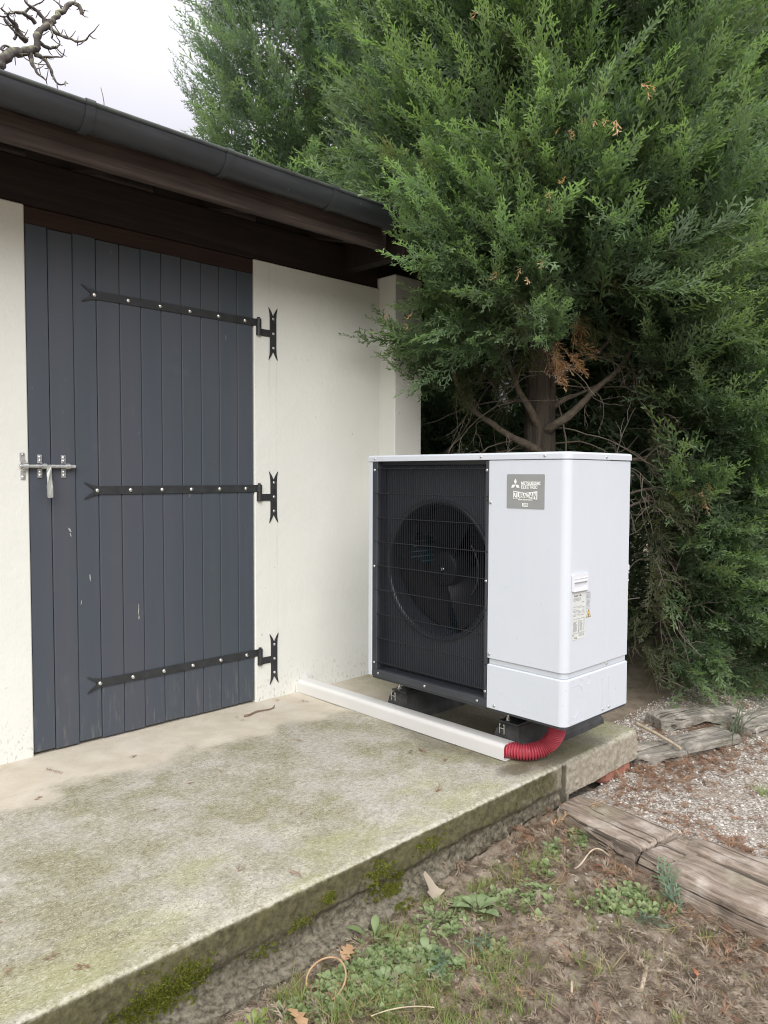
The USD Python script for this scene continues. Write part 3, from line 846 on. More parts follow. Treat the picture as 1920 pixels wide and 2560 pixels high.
fr = obj('grille_frame', cat(abox(0.0235, 0.055, 0.0, 0.068, 0.2435, 1.1945, 0.002), abox(0.6745, 0.691, 0.0, 0.068, 0.2435, 1.1945, 0.002), abox(0.0235, 0.691, -0.001, 0.068, 0.211, 0.2430, 0.002), abox(0.0555, 0.674, 0.03, 0.068, 1.178, 1.1945)), M['black'], hp)
fcx, fcz, fR = 0.362, 0.725, 0.283
hole = Point(fcx, fcz).buffer(fR + 0.024, 48)
plate = sbox(0.0235, 0.2435, 0.691, 1.1945).difference(hole)
obj('fan_panel', extr(plate, 0.004, (XU + 0.0685, YW, 0), (0, -1, 0), (0, 0, 1), (1, 0, 0)), M['panel'], hp)
# bellmouth: quarter round lip then a short duct
pr = [(fR + 0.026, 0.068), (fR + 0.025, 0.062), (fR + 0.018, 0.0585), (fR + 0.008, 0.062), (fR + 0.002, 0.070), (fR, 0.082), (fR, 0.20), (fR + 0.006, 0.20), (fR + 0.026, 0.075)]
an = np.linspace(0, 2 * np.pi, 73)
V = np.array([[pa(fcx + r_ * math.cos(t_), b_, fcz + r_ * math.sin(t_)) for r_, b_ in pr] for t_ in an])
obj('bellmouth', grid(V), M['ring'], hp, smooth=40)
fan = obj('fan', tube(pa(np.full(9, fcx), np.array([0.104, 0.106, 0.112, 0.124, 0.150, 0.20, 0.21, 0.215, 0.22]), np.full(9, fcz)), np.array([0.052, 0.066, 0.074, 0.078, 0.080, 0.081, 0.081, 0.075, 0.05]), 36), M['blade'], hp, smooth=35)
for k in range(3):
    a_c = math.radians(-34 + 120 * k)
    V = []
    for u in np.linspace(0, 1, 14):
        row = []
        for w in np.linspace(0, 1, 10):
            r_ = 0.076 + (fR - 0.012 - 0.076) * w
            spn = math.radians(76 + 18 * w)
            th = a_c + (u - 0.5) * spn + 0.25 * w
            bb = 0.112 + 0.085 * u + 0.012 * math.sin(u * math.pi) - 0.018 * w
            row.append(pa(fcx + r_ * math.cos(th), bb, fcz + r_ * math.sin(th)))
        V.append(row)
    V = np.array(V)
    f1 = grid(V)
    f2 = grid(V + np.array([0.004, 0, 0]))
    f2.invert()
    obj('blade', cat(f1, f2), M['blade'], fan, smooth=True)
rg = np.linspace(-1.35, 0.75, 61)
obj('hub_ring', tube(pa(fcx + 0.162 * np.cos(rg), np.full(61, 0.150), fcz + 0.162 * np.sin(rg)), 0.004, 6, False), M['black'], fan, smooth=True)
obj('hub_screw', dome_screw(pa(fcx, 0.104, fcz), (-1, 0, 0), 0.009, 0.008), M['rivet'], fan, smooth=60)
obj('motor_mount', cat(abox(0.34, 0.384, 0.235, 0.26, 0.25, 1.19), abox(0.300, 0.424, 0.222, 0.30, 0.66, 0.79, 0.01)), M['blade'], hp)
coil = obj('coil', abox(0.024, 0.690, 0.405, 0.440, 0.2215, 1.190), M['fins'], hp)
for k in range(38):
    zz = 0.24 + k * 0.0252
    obj('coil_tube', tube([pa(0.03, 0.4035, zz), pa(0.685, 0.4035, zz)], 0.0036, 6), M['fins'], coil)
leg = obj('coil_leg', abox(0.0235, 0.050, 0.10, 0.404, 0.2215, 1.190), M['fins'], hp)
for k in range(38):
    zz = 0.24 + k * 0.0252
    obj('coil_tube', tube([pa(0.0512, 0.102, zz), pa(0.0512, 0.402, zz)], 0.0030, 6), M['copper'], leg)
obj('base_tray', abox(0.0235, 1.045, 0.005, 0.452, 0.2010, 0.2100), M['black'], hp)
obj('partition', abox(0.6912, 0.6922, 0.07, 0.45, 0.2115, 1.194), M['panel'], hp)
# grille wires
gr_ = obj('grille', cat([tube([pa(0.05, 0.0014, z_), pa(0.680, 0.0018, z_)], 0.0021, 6) for z_ in (1.162, 1.0515)]), M['bar'], hp, smooth=60)
for z_ in (0.9415, 0.832, 0.7235, 0.6125, 0.5025, 0.3915, 0.281):
    obj('wire', tube([pa(0.05, 0.0018, z_), pa(0.680, 0.0018, z_)], 0.0021, 6), M['bar'], gr_, smooth=60)
for k in range(56):
    a_ = 0.0745 + (0.662 - 0.0745) * k / 55
    obj('wire', tube([pa(a_, 0.032, 1.178), pa(a_, 0.010, 1.174), pa(a_, 0.0045, 1.166), pa(a_, 0.0045, 0.274), pa(a_, 0.010, 0.266), pa(a_, 0.040, 0.262)], 0.00185, 5), M['wire'], gr_, smooth=60)
# screws
for a_, z_ in ((0.0395, 1.157), (0.682, 1.155), (0.0385, 0.719), (0.682, 0.716), (0.0385, 0.275), (0.682, 0.273), (0.065, 0.2285), (0.354, 0.2275), (0.642, 0.2265), (0.7015, 1.029), (0.7015, 0.427), (0.729, 0.225)):
    obj('screw', dome_screw(pa(a_, -0.0008, z_), (-1, 0, 0), 0.0062, 0.004, 9), M['galv'], hp, smooth=60)
for a_ in (0.044, 0.653, 0.951):
    obj('screw', dome_screw(pa(a_, -0.0032, 1.2085), (-1, 0, 0), 0.0055, 0.0035, 9), M['galv'], hp, smooth=60)
for b_, z_, yy in ((0.26, 1.2065, 1.0534), (0.266, 0.228, 1.0508), (0.312, 0.2285, 1.0508), (0.302, 0.4005, 1.0445)):
    obj('screw', dome_screw(pa(yy, b_, z_), (0, -1, 0), 0.0055, 0.0038, 9), M['galv'], hp, smooth=60)
for a_, z_ in ((0.684, 1.051), (0.684, 1.036), (0.684, 0.832), (0.683, 0.60), (0.683, 0.382), (0.040, 1.051), (0.040, 0.832), (0.040, 0.613)):
    obj('screw_hole', dome_screw(pa(a_, 0.0002, z_), (-1, 0, 0), 0.0036, 0.0009, 8), M['blade'], fr)
# knock outs pressed in the lower cover
ko = []


def koline(pts):
    ko.append(tube(pa(1.0506, np.array([q[0] for q in pts]), np.array([q[1] for q in pts])), 0.0010, 5))


an = np.linspace(math.pi * 0.5, 0, 9)
koline([(0.034, 0.357)] + [(0.078 + 0.044 * math.cos(t_), 0.313 + 0.044 * math.sin(t_)) for t_ in an] + [(0.122, 0.218)])
for cb, cz_ in ((0.096, 0.362), (0.152, 0.363)):
    koline([(cb + 0.016 * math.cos(t_), cz_ + 0.017 * math.sin(t_)) for t_ in np.linspace(1.3, -2.0, 10)])
koline([(0.060 + 0.028 * math.cos(t_), 0.262 + 0.024 * math.sin(t_)) for t_ in np.linspace(0.2, -2.2, 10)])
koline([(0.040, 0.219), (0.122, 0.219)])
for cb in (0.258, 0.306):
    ko.append(casing(1.0498, 1.0512, cb - 0.006, cb + 0.006, 0.236, 0.352, 0.002))
obj('knock_out', cat(ko), M['case_rec'], hp, smooth=40)
# handle recess and clip at the back edge
hs = sbox(0.032, 0.708, 0.137, 0.776).buffer(-0.008).buffer(0.008)
hh = hs.difference(sbox(0.043, 0.719, 0.128, 0.745).buffer(-0.004).buffer(0.004))
hnd = cat(extr(hh, 0.007, (XU, YW - 1.0498, 0), (1, 0, 0), (0, 0, 1), (0, -1, 0)),
          extr(hs.buffer(0.0), 0.0012, (XU, YW - 1.0495, 0), (1, 0, 0), (0, 0, 1), (0, -1, 0)),
          abox(1.056, 1.0595, 0.040, 0.131, 0.7435, 0.7495, 0.0012), abox(1.056, 1.0585, 0.040, 0.131, 0.7555, 0.7600, 0.001), abox(1.0565, 1.061, 0.036, 0.133, 0.7095, 0.7155, 0.0015))
obj('handle', hnd, M['handle'], hp)
obj('rear_handle', cat(abox(1.02, 1.046, 0.4545, 0.462, 0.708, 0.776, 0.003), abox(1.022, 1.044, 0.4600, 0.474, 0.752, 0.776, 0.003), abox(1.022, 1.044, 0.4600, 0.472, 0.742, 0.747, 0.001), abox(1.022, 1.044, 0.4600, 0.471, 0.7085, 0.7165, 0.002)), M['handle'], hp)


# badge with lettering
def front_text(s, a0, zb, hgt, width=None, shear=0.0, bold=True, warp=None, off=0.0018, dep=0.0006):
    t = meshkit.text_mesh(s, hgt, dep, bold)
    v = t.vertices
    w = v[:, 0].max() - v[:, 0].min()
    v[:, 0] -= v[:, 0].min()
    if width:
        v[:, 0] *= width / w
    v[:, 0] += shear * v[:, 1]
    if warp:
        v[:] = warp(v)
    w3 = pa(a0 + v[:, 0], -off - v[:, 2], zb + v[:, 1])
    out = trimesh.Trimesh(w3, t.faces, process=False)
    out.fix_normals()
    return out


bp = sbox(0.780, 1.0105, 0.9505, 1.140).buffer(-0.004).buffer(0.004)
badge = obj('badge', extr(bp, 0.0014, (XU - 0.0002, YW, 0), (0, -1, 0), (0, 0, 1), (-1, 0, 0)), M['badge'], hp)
c0, z0_, s_ = 0.8195, 1.1000, 0.0134
lozenges = []
for ang_ in (90, 210, 330):
    u1, u2 = math.radians(ang_ - 30), math.radians(ang_ + 30)
    e1, e2 = np.array([math.cos(u1), math.sin(u1)]) * s_, np.array([math.cos(u2), math.sin(u2)]) * s_
    lozenges.append(Polygon([(c0, z0_), tuple(np.array([c0, z0_]) + e1), tuple(np.array([c0, z0_]) + e1 + e2), tuple(np.array([c0, z0_]) + e2)]).buffer(-0.0003))
obj('emblem', cat([extr(l_, 0.0006, (XU - 0.0018, YW, 0), (0, -1, 0), (0, 0, 1), (-1, 0, 0)) for l_ in lozenges]), M['print'], badge)
obj('lettering', cat(front_text('MITSUBISHI', 0.8465, 1.1000, 0.0118, 0.0865), front_text('ELECTRIC', 0.8465, 1.0860, 0.0118, 0.073)), M['print'], badge)
bow = Polygon([(0.811, 1.0765), (0.865, 1.0690), (0.919, 1.0765), (0.919, 1.0450), (0.865, 1.0520), (0.811, 1.0450)])
obj('bow_tie_plate', extr(bow, 0.0005, (XU - 0.0018, YW, 0), (0, -1, 0), (0, 0, 1), (-1, 0, 0)), M['print'], badge)


def bw(v):
    x = (v[:, 0] / 0.102 - 0.5) * 2
    hh_ = 0.0135 + 0.0118 * np.abs(x)
    y = (v[:, 1] / v[:, 1].max() - 0.5) * hh_
    return np.stack([v[:, 0], y, v[:, 2]], 1)


obj('lettering', front_text('ZUBADAN', 0.814, 1.06075, 0.02, 0.102, warp=bw, off=0.0026), M['badge'], badge)
obj('lettering', cat(front_text('New Generation', 0.8335, 1.0415, 0.0050, 0.064, 0.25), front_text('R32', 0.8515, 1.0175, 0.0128, 0.0265)), M['print'], badge)


# rating label and warning signs on the side
def side_poly(poly, off, dep=0.0004):
    return extr(poly, dep, (XU, YW - 1.05 - off, 0), (1, 0, 0), (0, 0, 1), (0, -1, 0))


def side_text(s, b0, zb, hgt, width=None, bold=False, off=0.0010):
    t = meshkit.text_mesh(s, hgt, 0.0004, bold)
    v = t.vertices
    v[:, 0] -= v[:, 0].min()
    if width:
        v[:, 0] *= width / v[:, 0].max()
    w3 = np.stack([XU + b0 + v[:, 0], YW - 1.05 - off - v[:, 2], zb + v[:, 1]], 1)
    o_ = trimesh.Trimesh(w3, t.faces, process=False)
    o_.fix_normals()
    return o_


lab = obj('rating_label', side_poly(sbox(0.0405, 0.530, 0.1275, 0.706), 0.0002, 0.0007), M['labelgrey'], hp)
rr = random.Random(5)
pr_, prd = [], []
for z_ in np.arange(0.683, 0.674, -0.0042):
    pr_.append(sbox(0.045, z_, 0.045 + rr.uniform(0.04, 0.056), z_ + 0.0017))
pr_.append(sbox(0.104, 0.665, 0.119, 0.668))
for z_ in np.arange(0.652, 0.618, -0.0048):
    x0 = 0.045
    while x0 < 0.118:
        w_ = rr.uniform(0.008, 0.03)
        if rr.random() < 0.75:
            pr_.append(sbox(x0, z_, min(x0 + w_, 0.122), z_ + 0.0016))
        x0 += w_ + 0.004
for z_ in np.arange(0.596, 0.560, -0.0032):
    pr_.append(sbox(0.046, z_, 0.046 + rr.uniform(0.018, 0.028), z_ + 0.0016))
    pr_.append(sbox(0.093, z_, 0.093 + rr.uniform(0.010, 0.020), z_ + 0.0016))
prd += [sbox(0.083, 0.556, 0.0865, 0.602), sbox(0.119, 0.558, 0.1205, 0.603), sbox(0.0425, 0.6065, 0.1255, 0.6072), sbox(0.0425, 0.5535, 0.1255, 0.5542), sbox(0.0425, 0.545, 0.048, 0.5495), sbox(0.0555, 0.535, 0.059, 0.5405), sbox(0.0625, 0.5335, 0.0715, 0.5385)]
for z_ in np.arange(0.550, 0.540, -0.003):
    pr_.append(sbox(0.083, z_, 0.122, z_ + 0.0009))
prd += [sbox(0.0900, 0.690, 0.0985, 0.6925).union(Polygon([(0.0855, 0.6905), (0.0945, 0.6905), (0.09, 0.7005)])).buffer(0)]
for ang_ in (90, 210, 330):
    u1, u2 = math.radians(ang_ - 30), math.radians(ang_ + 30)
    c_ = np.array([0.0530, 0.6930])
    e1, e2 = np.array([math.cos(u1), math.sin(u1)]) * 0.0032, np.array([math.cos(u2), math.sin(u2)]) * 0.0032
    prd.append(Polygon([tuple(c_), tuple(c_ + e1), tuple(c_ + e1 + e2), tuple(c_ + e2)]))
prd.append(sbox(0.059, 0.6905, 0.076, 0.6945))
obj('print', cat([side_poly(q, 0.0011) for q in pr_]), M['inkmid'], lab)
obj('print', cat([side_poly(q, 0.0011) for q in prd]), M['ink'], lab)
st = [sbox(0.1365, 0.6705, 0.1625, 0.6945).difference(sbox(0.1375, 0.6715, 0.1615, 0.6935)), sbox(0.1365, 0.6965, 0.162, 0.6990)]
for z_ in np.arange(0.666, 0.6495, -0.0031):
    st.append(sbox(0.136, z_, 0.136 + rr.uniform(0.018, 0.027), z_ + 0.0012))
st += [sbox(0.1355, 0.6355, 0.1465, 0.6475).difference(sbox(0.1363, 0.6363, 0.1457, 0.6467)), sbox(0.151, 0.6355, 0.162, 0.6475).difference(sbox(0.1518, 0.6363, 0.1612, 0.6467)), sbox(0.138, 0.6245, 0.159, 0.6325).difference(sbox(0.1388, 0.6253, 0.1582, 0.6317))]
obj('refrigerant_notice', cat([side_poly(q, 0.0003) for q in st] + [side_text('R32', 0.1395, 0.676, 0.0135, 0.020, True, 0.0003)]), M['inkmid'], hp)
tri = Polygon([(0.1335, 0.6035), (0.1685, 0.6035), (0.151, 0.6335)])
wsn = obj('warning_triangle', side_poly(tri.buffer(-0.001).buffer(0.001), 0.0003), M['yellow'], hp)
flame = Polygon([(0.148, 0.6085), (0.1535, 0.6085), (0.1545, 0.612), (0.1525, 0.6175), (0.1515, 0.6145), (0.1500, 0.619), (0.1485, 0.6145), (0.1475, 0.612)])
obj('symbol', cat(side_poly(tri.buffer(-0.0004).difference(tri.buffer(-0.0022)), 0.0008), side_poly(flame, 0.0008), side_poly(sbox(0.146, 0.6055, 0.1555, 0.6068), 0.0008)), M['ink'], wsn)
# feet rails under the casing
for k, ya in enumerate((-0.655, -1.285)):
    obj('foot_rail', cat(box(XU + 0.20, XU + 0.43, ya - 0.034, ya + 0.034, 0.1425, 0.2005, 0.002), box(XU + 0.19, XU + 0.44, ya - 0.046, ya + 0.046, 0.1300, 0.1420, 0.001)), M['black'], hp)

# rubber mounting feet
for k, (ya, lb) in enumerate(((-0.655, 'black rubber mounting block under the heat pump nearest the wall'), (-1.285, 'black rubber mounting block under the heat pump beside the red hose'))):
    t = thing('mounting_foot', lb, 'mounting foot', (0.65, ya, 0), 'rubber mounting blocks under the heat pump')
    L = []
    for xk, tz in ((0.345, 0.095), (0.362, 0.112), (0.372, 0.118), (0.500, 0.118), (0.530, 0.104), (0.575, 0.062), (0.60, 0.055), (0.70, 0.055), (0.725, 0.062), (0.77, 0.104), (0.80, 0.118), (0.94, 0.118), (0.965, 0.095)):
        wt = np.interp(tz, [0.055, 0.095, 0.118], [0.066, 0.053, 0.042])
        L.append(np.array([(xk, ya - 0.086, 0.0), (xk, ya - 0.084, 0.022), (xk, ya - 0.0735, 0.034), (xk, ya - wt - 0.003, tz - 0.006), (xk, ya - wt + 0.004, tz), (xk, ya + wt - 0.004, tz), (xk, ya + wt + 0.003, tz - 0.006), (xk, ya + 0.0735, 0.034), (xk, ya + 0.084, 0.022), (xk, ya + 0.086, 0.0)]))
    blk = loft(L)
    blk.fix_normals()
    obj('block', blk, M['rubber'], t, smooth=25)
    obj('top_plate', box(0.352, 0.47, ya - 0.047, ya + 0.047, 0.1185, 0.1255, 0.001), M['plate'], t)
    obj('top_plate', box(0.80, 0.93, ya - 0.047, ya + 0.047, 0.1185, 0.1255, 0.001), M['plate'], t)
    xb = 0.372
    obj('bolt', cat(tube([(xb, ya + 0.014, 0.1265), (xb, ya + 0.014, 0.150)], 0.0045, 10), tube([(xb, ya + 0.014, 0.1265), (xb, ya + 0.014, 0.1285)], 0.0125, 14), tube([(xb, ya + 0.014, 0.1285), (xb, ya + 0.014, 0.138)], 0.0085, 6)), M['rivet'], t, smooth=40)
    rl = [(-0.0135, -0.04), (-0.0095, -0.04), (-0.0095, -0.0195), (0.0095, -0.0195), (0.0095, -0.04), (0.0135, -0.04), (0.0135, 0), (0.006, 0), (0.006, -0.004), (0.0095, -0.004), (0.0095, -0.0155), (-0.0095, -0.0155), (-0.0095, -0.004), (-0.006, -0.004), (-0.006, 0), (-0.0135, 0)]
    obj('rail_end', extr(Polygon(rl).buffer(0), 0.012, (0.3475, ya + 0.020, 0.1165), (0, -1, 0), (0, 0, 1), (-1, 0, 0)), M['rivet'], t)

# pipe cover from the wall and the red hose
t = thing('pipe_cover', 'long white plastic pipe cover lying on the slab from wall to hose', 'pipe cover', (0.298, -0.66, 0))
o_ = [(0.2605, 0.0015), (0.2605, 0.0445)]
an = np.linspace(math.pi, math.pi / 2, 7)
o_ += [(0.2785 + 0.018 * math.cos(t_), 0.0470 + 0.018 * math.sin(t_)) for t_ in an]
an = np.linspace(math.pi / 2, 0, 6)
o_ += [(0.323 + 0.012 * math.cos(t_), 0.0530 + 0.012 * math.sin(t_)) for t_ in an] + [(0.335, 0.0015)]
op = Polygon(o_)
ip = op.buffer(-0.0022).union(sbox(0.2627, 0.0, 0.3328, 0.012))
shell = op.difference(ip)
cv = extr(shell, 1.3310, (0, -0.0008, 0), (1, 0, 0), (0, 0, 1), (0, -1, 0))
obj('cover', cv, M['pvc'], t, smooth=35)
obj('base_strip', box(0.2635, 0.345, -1.338, -0.001, 0.0, 0.0025), M['pvc'], t)
t = thing('hose', 'red corrugated hose curving from the pipe cover up under the heat pump', 'hose', (0.38, -1.42, 0.03))
ctr = spline([(0.297, -1.20, 0.033), (0.298, -1.30, 0.0335), (0.312, -1.362, 0.0355), (0.350, -1.410, 0.0385), (0.392, -1.444, 0.060), (0.402, -1.476, 0.105), (0.388, -1.497, 0.155), (0.372, -1.505, 0.205), (0.366, -1.506, 0.235)], 420)
ln = np.r_[0, np.cumsum(np.linalg.norm(np.diff(ctr, axis=0), axis=1))]
ph = ln / 0.0098 * 2 * np.pi
obj('corrugated_hose', tube(ctr, np.interp(ctr[:, 1], [-1.37, -1.32], [0.0300, 0.0265]) + 0.0046 * np.tanh(2.0 * np.sin(ph) + 0.6), 22), M['hose'], t, smooth=60)

# ================================================================ CONIFERS
def kite(B, D, L, W, N):
    """flat pointed blades: base B, direction D, length L, width W, plane normal N (all arrays) -> vertices (n,4,3)"""
    Sd = np.cross(N, D)
    Sd /= np.linalg.norm(Sd, axis=1, keepdims=True) + 1e-12
    Mx = B + D * (L * 0.42)[:, None]
    return np.stack([B, Mx + Sd * (W / 2)[:, None], B + D * L[:, None], Mx - Sd * (W / 2)[:, None]], 1)


def frond(L, rng, dens=1.0, droop=0.15, wide=1.0):
    """one flat feathery spray along +x, lying about the xy plane; returns kites (n,4,3) and tip values (n,4)"""
    B, D, Ln, W, N, T = [], [], [], [], [], []
    def add(b, d, l, w, n, t):
        B.append(b); D.append(d / (np.linalg.norm(d) + 1e-9)); Ln.append(l); W.append(w); N.append(n); T.append(t)
    ns = int(max(5, L / 0.0155 * dens))
    bend = rng.normal(0, 0.16)
    for i in range(ns):
        t = (i + 0.5) / ns
        x = np.array([t * L, bend * L * 0.25 * t * t, -droop * L * t * t])
        ax = np.array([1.0, bend * 0.5 * t, -2 * droop * t])
        add(x, ax, L / ns * 1.6, 0.0042, np.array([0, 0, 1.0]), 0.25 + 0.5 * t)
        sd = 1 if i % 2 else -1
        a = math.radians(rng.uniform(26, 42) - 10 * t) * sd
        pl = L * 0.40 * (min(1, 0.35 + t * 2.2)) * (1 - t) ** 0.75 * rng.uniform(0.7, 1.15) + 0.012
        tl = rng.normal(0, 0.22)
        d = np.array([math.cos(a), math.sin(a), tl])
        d /= np.linalg.norm(d)
        nrm = np.array([-d[2] * 0.6 + rng.normal(0, 0.3), rng.normal(0, 0.3), 1.0])
        nrm /= np.linalg.norm(nrm)
        add(x, d, pl, 0.0055, nrm, 0.35 + 0.5 * t)
        m_ = int(pl / 0.0105 * dens)
        for j in range(m_):
            u = (j + 0.6) / (m_ + 0.3)
            s2 = 1 if j % 2 else -1
            sl2 = (0.012 + 0.030 * min(1, pl / 0.06) * (1 - u) ** 0.7) * rng.uniform(0.75, 1.2)
            a2 = a + math.radians(rng.uniform(20, 34)) * s2
            d2 = np.array([math.cos(a2), math.sin(a2), tl + rng.normal(0, 0.25)])
            add(x + d * pl * u, d2, sl2, rng.uniform(0.0048, 0.0068), nrm + rng.normal(0, 0.25, 3), 0.4 + 0.25 * t + 0.35 * u)
    Bm, Dm = np.array(B), np.array(D)
    return kite(Bm, Dm, np.array(Ln), np.array(W) * wide, np.array(N)), np.array(T)[:, None] + np.array([-0.1, 0.02, 0.16, 0.02])[None]


def merge(K, T):
    K = np.concatenate(K)
    n = len(K)
    f = np.arange(n)[:, None] * 4
    F = np.concatenate([f + np.array([0, 1, 2]), f + np.array([0, 2, 3])])
    return trimesh.Trimesh(K.reshape(-1, 3), F, process=False), np.clip(np.concatenate(T).reshape(-1), 0, 1)


def plume(L, rng, nf=20, spread=1.0, flen=0.24, dens=1.0, droop=0.15, wide=1.0):
    """a feathery shoot along +x made of flat sprays set round a stem"""
    K, T = [], []
    for i in range(nf):
        t = (i + 0.3) / nf
        fl = flen * (1.0 - 0.62 * t) * rng.uniform(0.75, 1.15)
        k, tt = frond(fl, rng, dens, droop, wide)
        roll = i * 2.4 + rng.normal(0, 0.4)
        ang = math.radians(rng.uniform(24, 46) - 14 * t) * spread
        face = rng.uniform(-0.9, 0.9)
        Rr = rotm([1, 0, 0], roll) @ rotm([0, 0, 1], ang) @ rotm([1, 0, 0], face)
        b = np.array([t * L * 0.88, 0, -0.10 * L * t * t])
        K.append(k @ Rr.T + b)
        T.append(tt * 0.55 + 0.42 * t - 0.02)
    k, tt = frond(flen * 0.8, rng, dens, 0.05, wide)
    K.append(k + np.array([L * 0.85, 0, -0.08 * L]))
    T.append(tt * 0.55 + 0.42)
    return merge(K, T)


prng = np.random.default_rng(41)
PLUMES = [plume(0.52, prng, 18, 1.0, 0.22, 0.78, 0.15, 1.3) for _ in range(3)] + [plume(0.40, prng, 16, 1.15, 0.20, 0.78, 0.15, 1.3) for _ in range(2)] + [plume(0.62, prng, 20, 0.85, 0.21, 0.78, 0.15, 1.3) for _ in range(2)]
NP = len(PLUMES)
PLUMES += [plume(0.55, prng, 17, 1.2, 0.24, 0.62, 0.2, 1.55) for _ in range(3)]


def orient(d, rng, jitter=0.25):
    d = d / np.linalg.norm(d)
    upv = np.array([0, 0, 1.0]) + rng.normal(0, jitter, 3)
    y = np.cross(upv, d)
    y /= np.linalg.norm(y) + 1e-9
    z = np.cross(d, y)
    return np.stack([d, y, z], 1)


INSIDE = []


def crown_points(c, R, z0f, z1, n, rng, elev, tip_frac=1.0, az_c=None, az_w=math.pi, lump=0.16, seed=0, hollow=False, sc=1.0):
    """shoot bases and directions over a crown of radius R(z) about the axis c"""
    P, Dr, Sc = [], [], []
    tries = 0
    while len(P) < n and tries < n * 12:
        tries += 1
        az = rng.uniform(-az_w, az_w) + (az_c or 0.0)
        z = rng.uniform(-0.2, z1)
        if z < z0f(az) + rng.uniform(0, 0.08):
            continue
        dirh = np.array([math.cos(az), math.sin(az), 0])
        r = R(z, az) * (1 + lump * 2 * (meshkit.fbm(np.array([[math.cos(az) * 2.2 + 7, math.sin(az) * 2.2 + 3, z * 1.5]]), 3, seed)[0] - 0.5))
        r *= tip_frac * rng.uniform(0.93, 1.05)
        e = math.radians(elev(z, az) + rng.normal(0, 14))
        az2 = az + rng.normal(0, 0.35)
        d = np.array([math.cos(az2) * math.cos(e), math.sin(az2) * math.cos(e), math.sin(e)])
        s = rng.uniform(0.78, 1.22) * sc
        tip = np.array([c[0], c[1], 0]) + dirh * r + np.array([0, 0, z])
        base = tip - d * 0.5 * s
        ok = True
        for q in (base, (base + tip) / 2, tip, tip + d * 0.08):
            if q[0] < 1.10 and q[1] > -0.16 and q[2] < 2.52 + max(0.0, (q[1] + 0.46)) * 0.27:
                ok = False
            if q[0] < 0.95 and q[1] > -0.60 and 2.15 < q[2] < 2.40 and q[0] > -1 and q[1] > -0.58:
                ok = False
            if XU - 0.06 < q[0] < XU + 0.52 and YW - 1.12 < q[1] < YW + 0.04 and q[2] < 1.30:
                ok = False
            if q[2] < -0.12:
                ok = False
            u_ = (q[0] - 1.65) * 0.562 - (q[1] + 0.54) * 0.827
            if hollow and q[0] < 2.45 and q[2] < np.interp(u_, [-0.75, -0.45, -0.15, 0.05, 0.35, 0.58, 0.66, 0.70], [1.44, 1.58, 1.95, 2.05, 1.90, 1.74, 1.4, -1.0]):
                ok = False
        if ok:
            P.append(base); Dr.append(d); Sc.append(s)
    return P, Dr, Sc


share_paths = {}


def crown(tree, groups, mat, rng, label, key):
    P, Dr, Sc = [], [], []
    idx = []
    for k, a in enumerate(groups):
        P += a[0]; Dr += a[1]; Sc += a[2]
        idx += list(rng.integers(0, NP, len(a[0])) if k == 0 else rng.integers(NP, len(PLUMES), len(a[0])))
    Rm = [orient(d, rng) for d in Dr]
    if key not in share_paths:
        p, share_paths[key] = instancer(tree, 'crown', [t for t, _ in PLUMES], [mat] * len(PLUMES), P, Rm, Sc, idx, label, [a for _, a in PLUMES])
    else:
        p, _ = instancer(tree, 'crown', None, None, P, Rm, Sc, idx, label, share=share_paths[key])
    return p


def wob(p0, p1, n, amp, rng):
    p = np.linspace(p0, p1, n)
    w = np.cumsum(rng.normal(0, amp, (n, 3)), 0)
    return p + w - np.linspace(0, 1, n)[:, None] * w[-1]


rng = np.random.default_rng(12)
# the large conifer behind the heat pump
tree = thing('conifer_tree', 'tall green conifer whose bare trunk and lower limbs show above the heat pump', 'conifer', (1.65, -0.54, -0.15), 'conifers of the hedge')
tc_ = np.array([1.65, -0.54])
zz = np.linspace(-0.15, 5.6, 40)
V = []
for z_ in zz:
    r_ = np.interp(z_, [-0.15, 0.3, 1.3, 2.2, 5.6], [0.125, 0.100, 0.088, 0.076, 0.03])
    an = np.arange(28) * 2 * np.pi / 28
    fl = 1 + 0.10 * (meshkit.fbm(np.stack([np.cos(an) * 3 + 9, np.sin(an) * 3, np.full(28, z_ * 0.8)], -1), 3, 3) - 0.5) * 2 + 0.05 * np.sin(an * 9 + z_ * 0.7)
    cx_ = np.array([0.012, -0.006]) * (z_ - 1.3) + np.array([0.01 * math.sin(z_ * 2), 0.01 * math.cos(z_ * 1.7)])
    V.append(np.stack([tc_[0] - 0.02 + cx_[0] + r_ * fl * np.cos(an), tc_[1] + cx_[1] + r_ * fl * np.sin(an), np.full(28, z_)], -1))
V = np.array(V)
obj('trunk', grid(np.concatenate([V, V[:, :1]], 1)[:, ::-1]), M['bark'], tree, smooth=True)
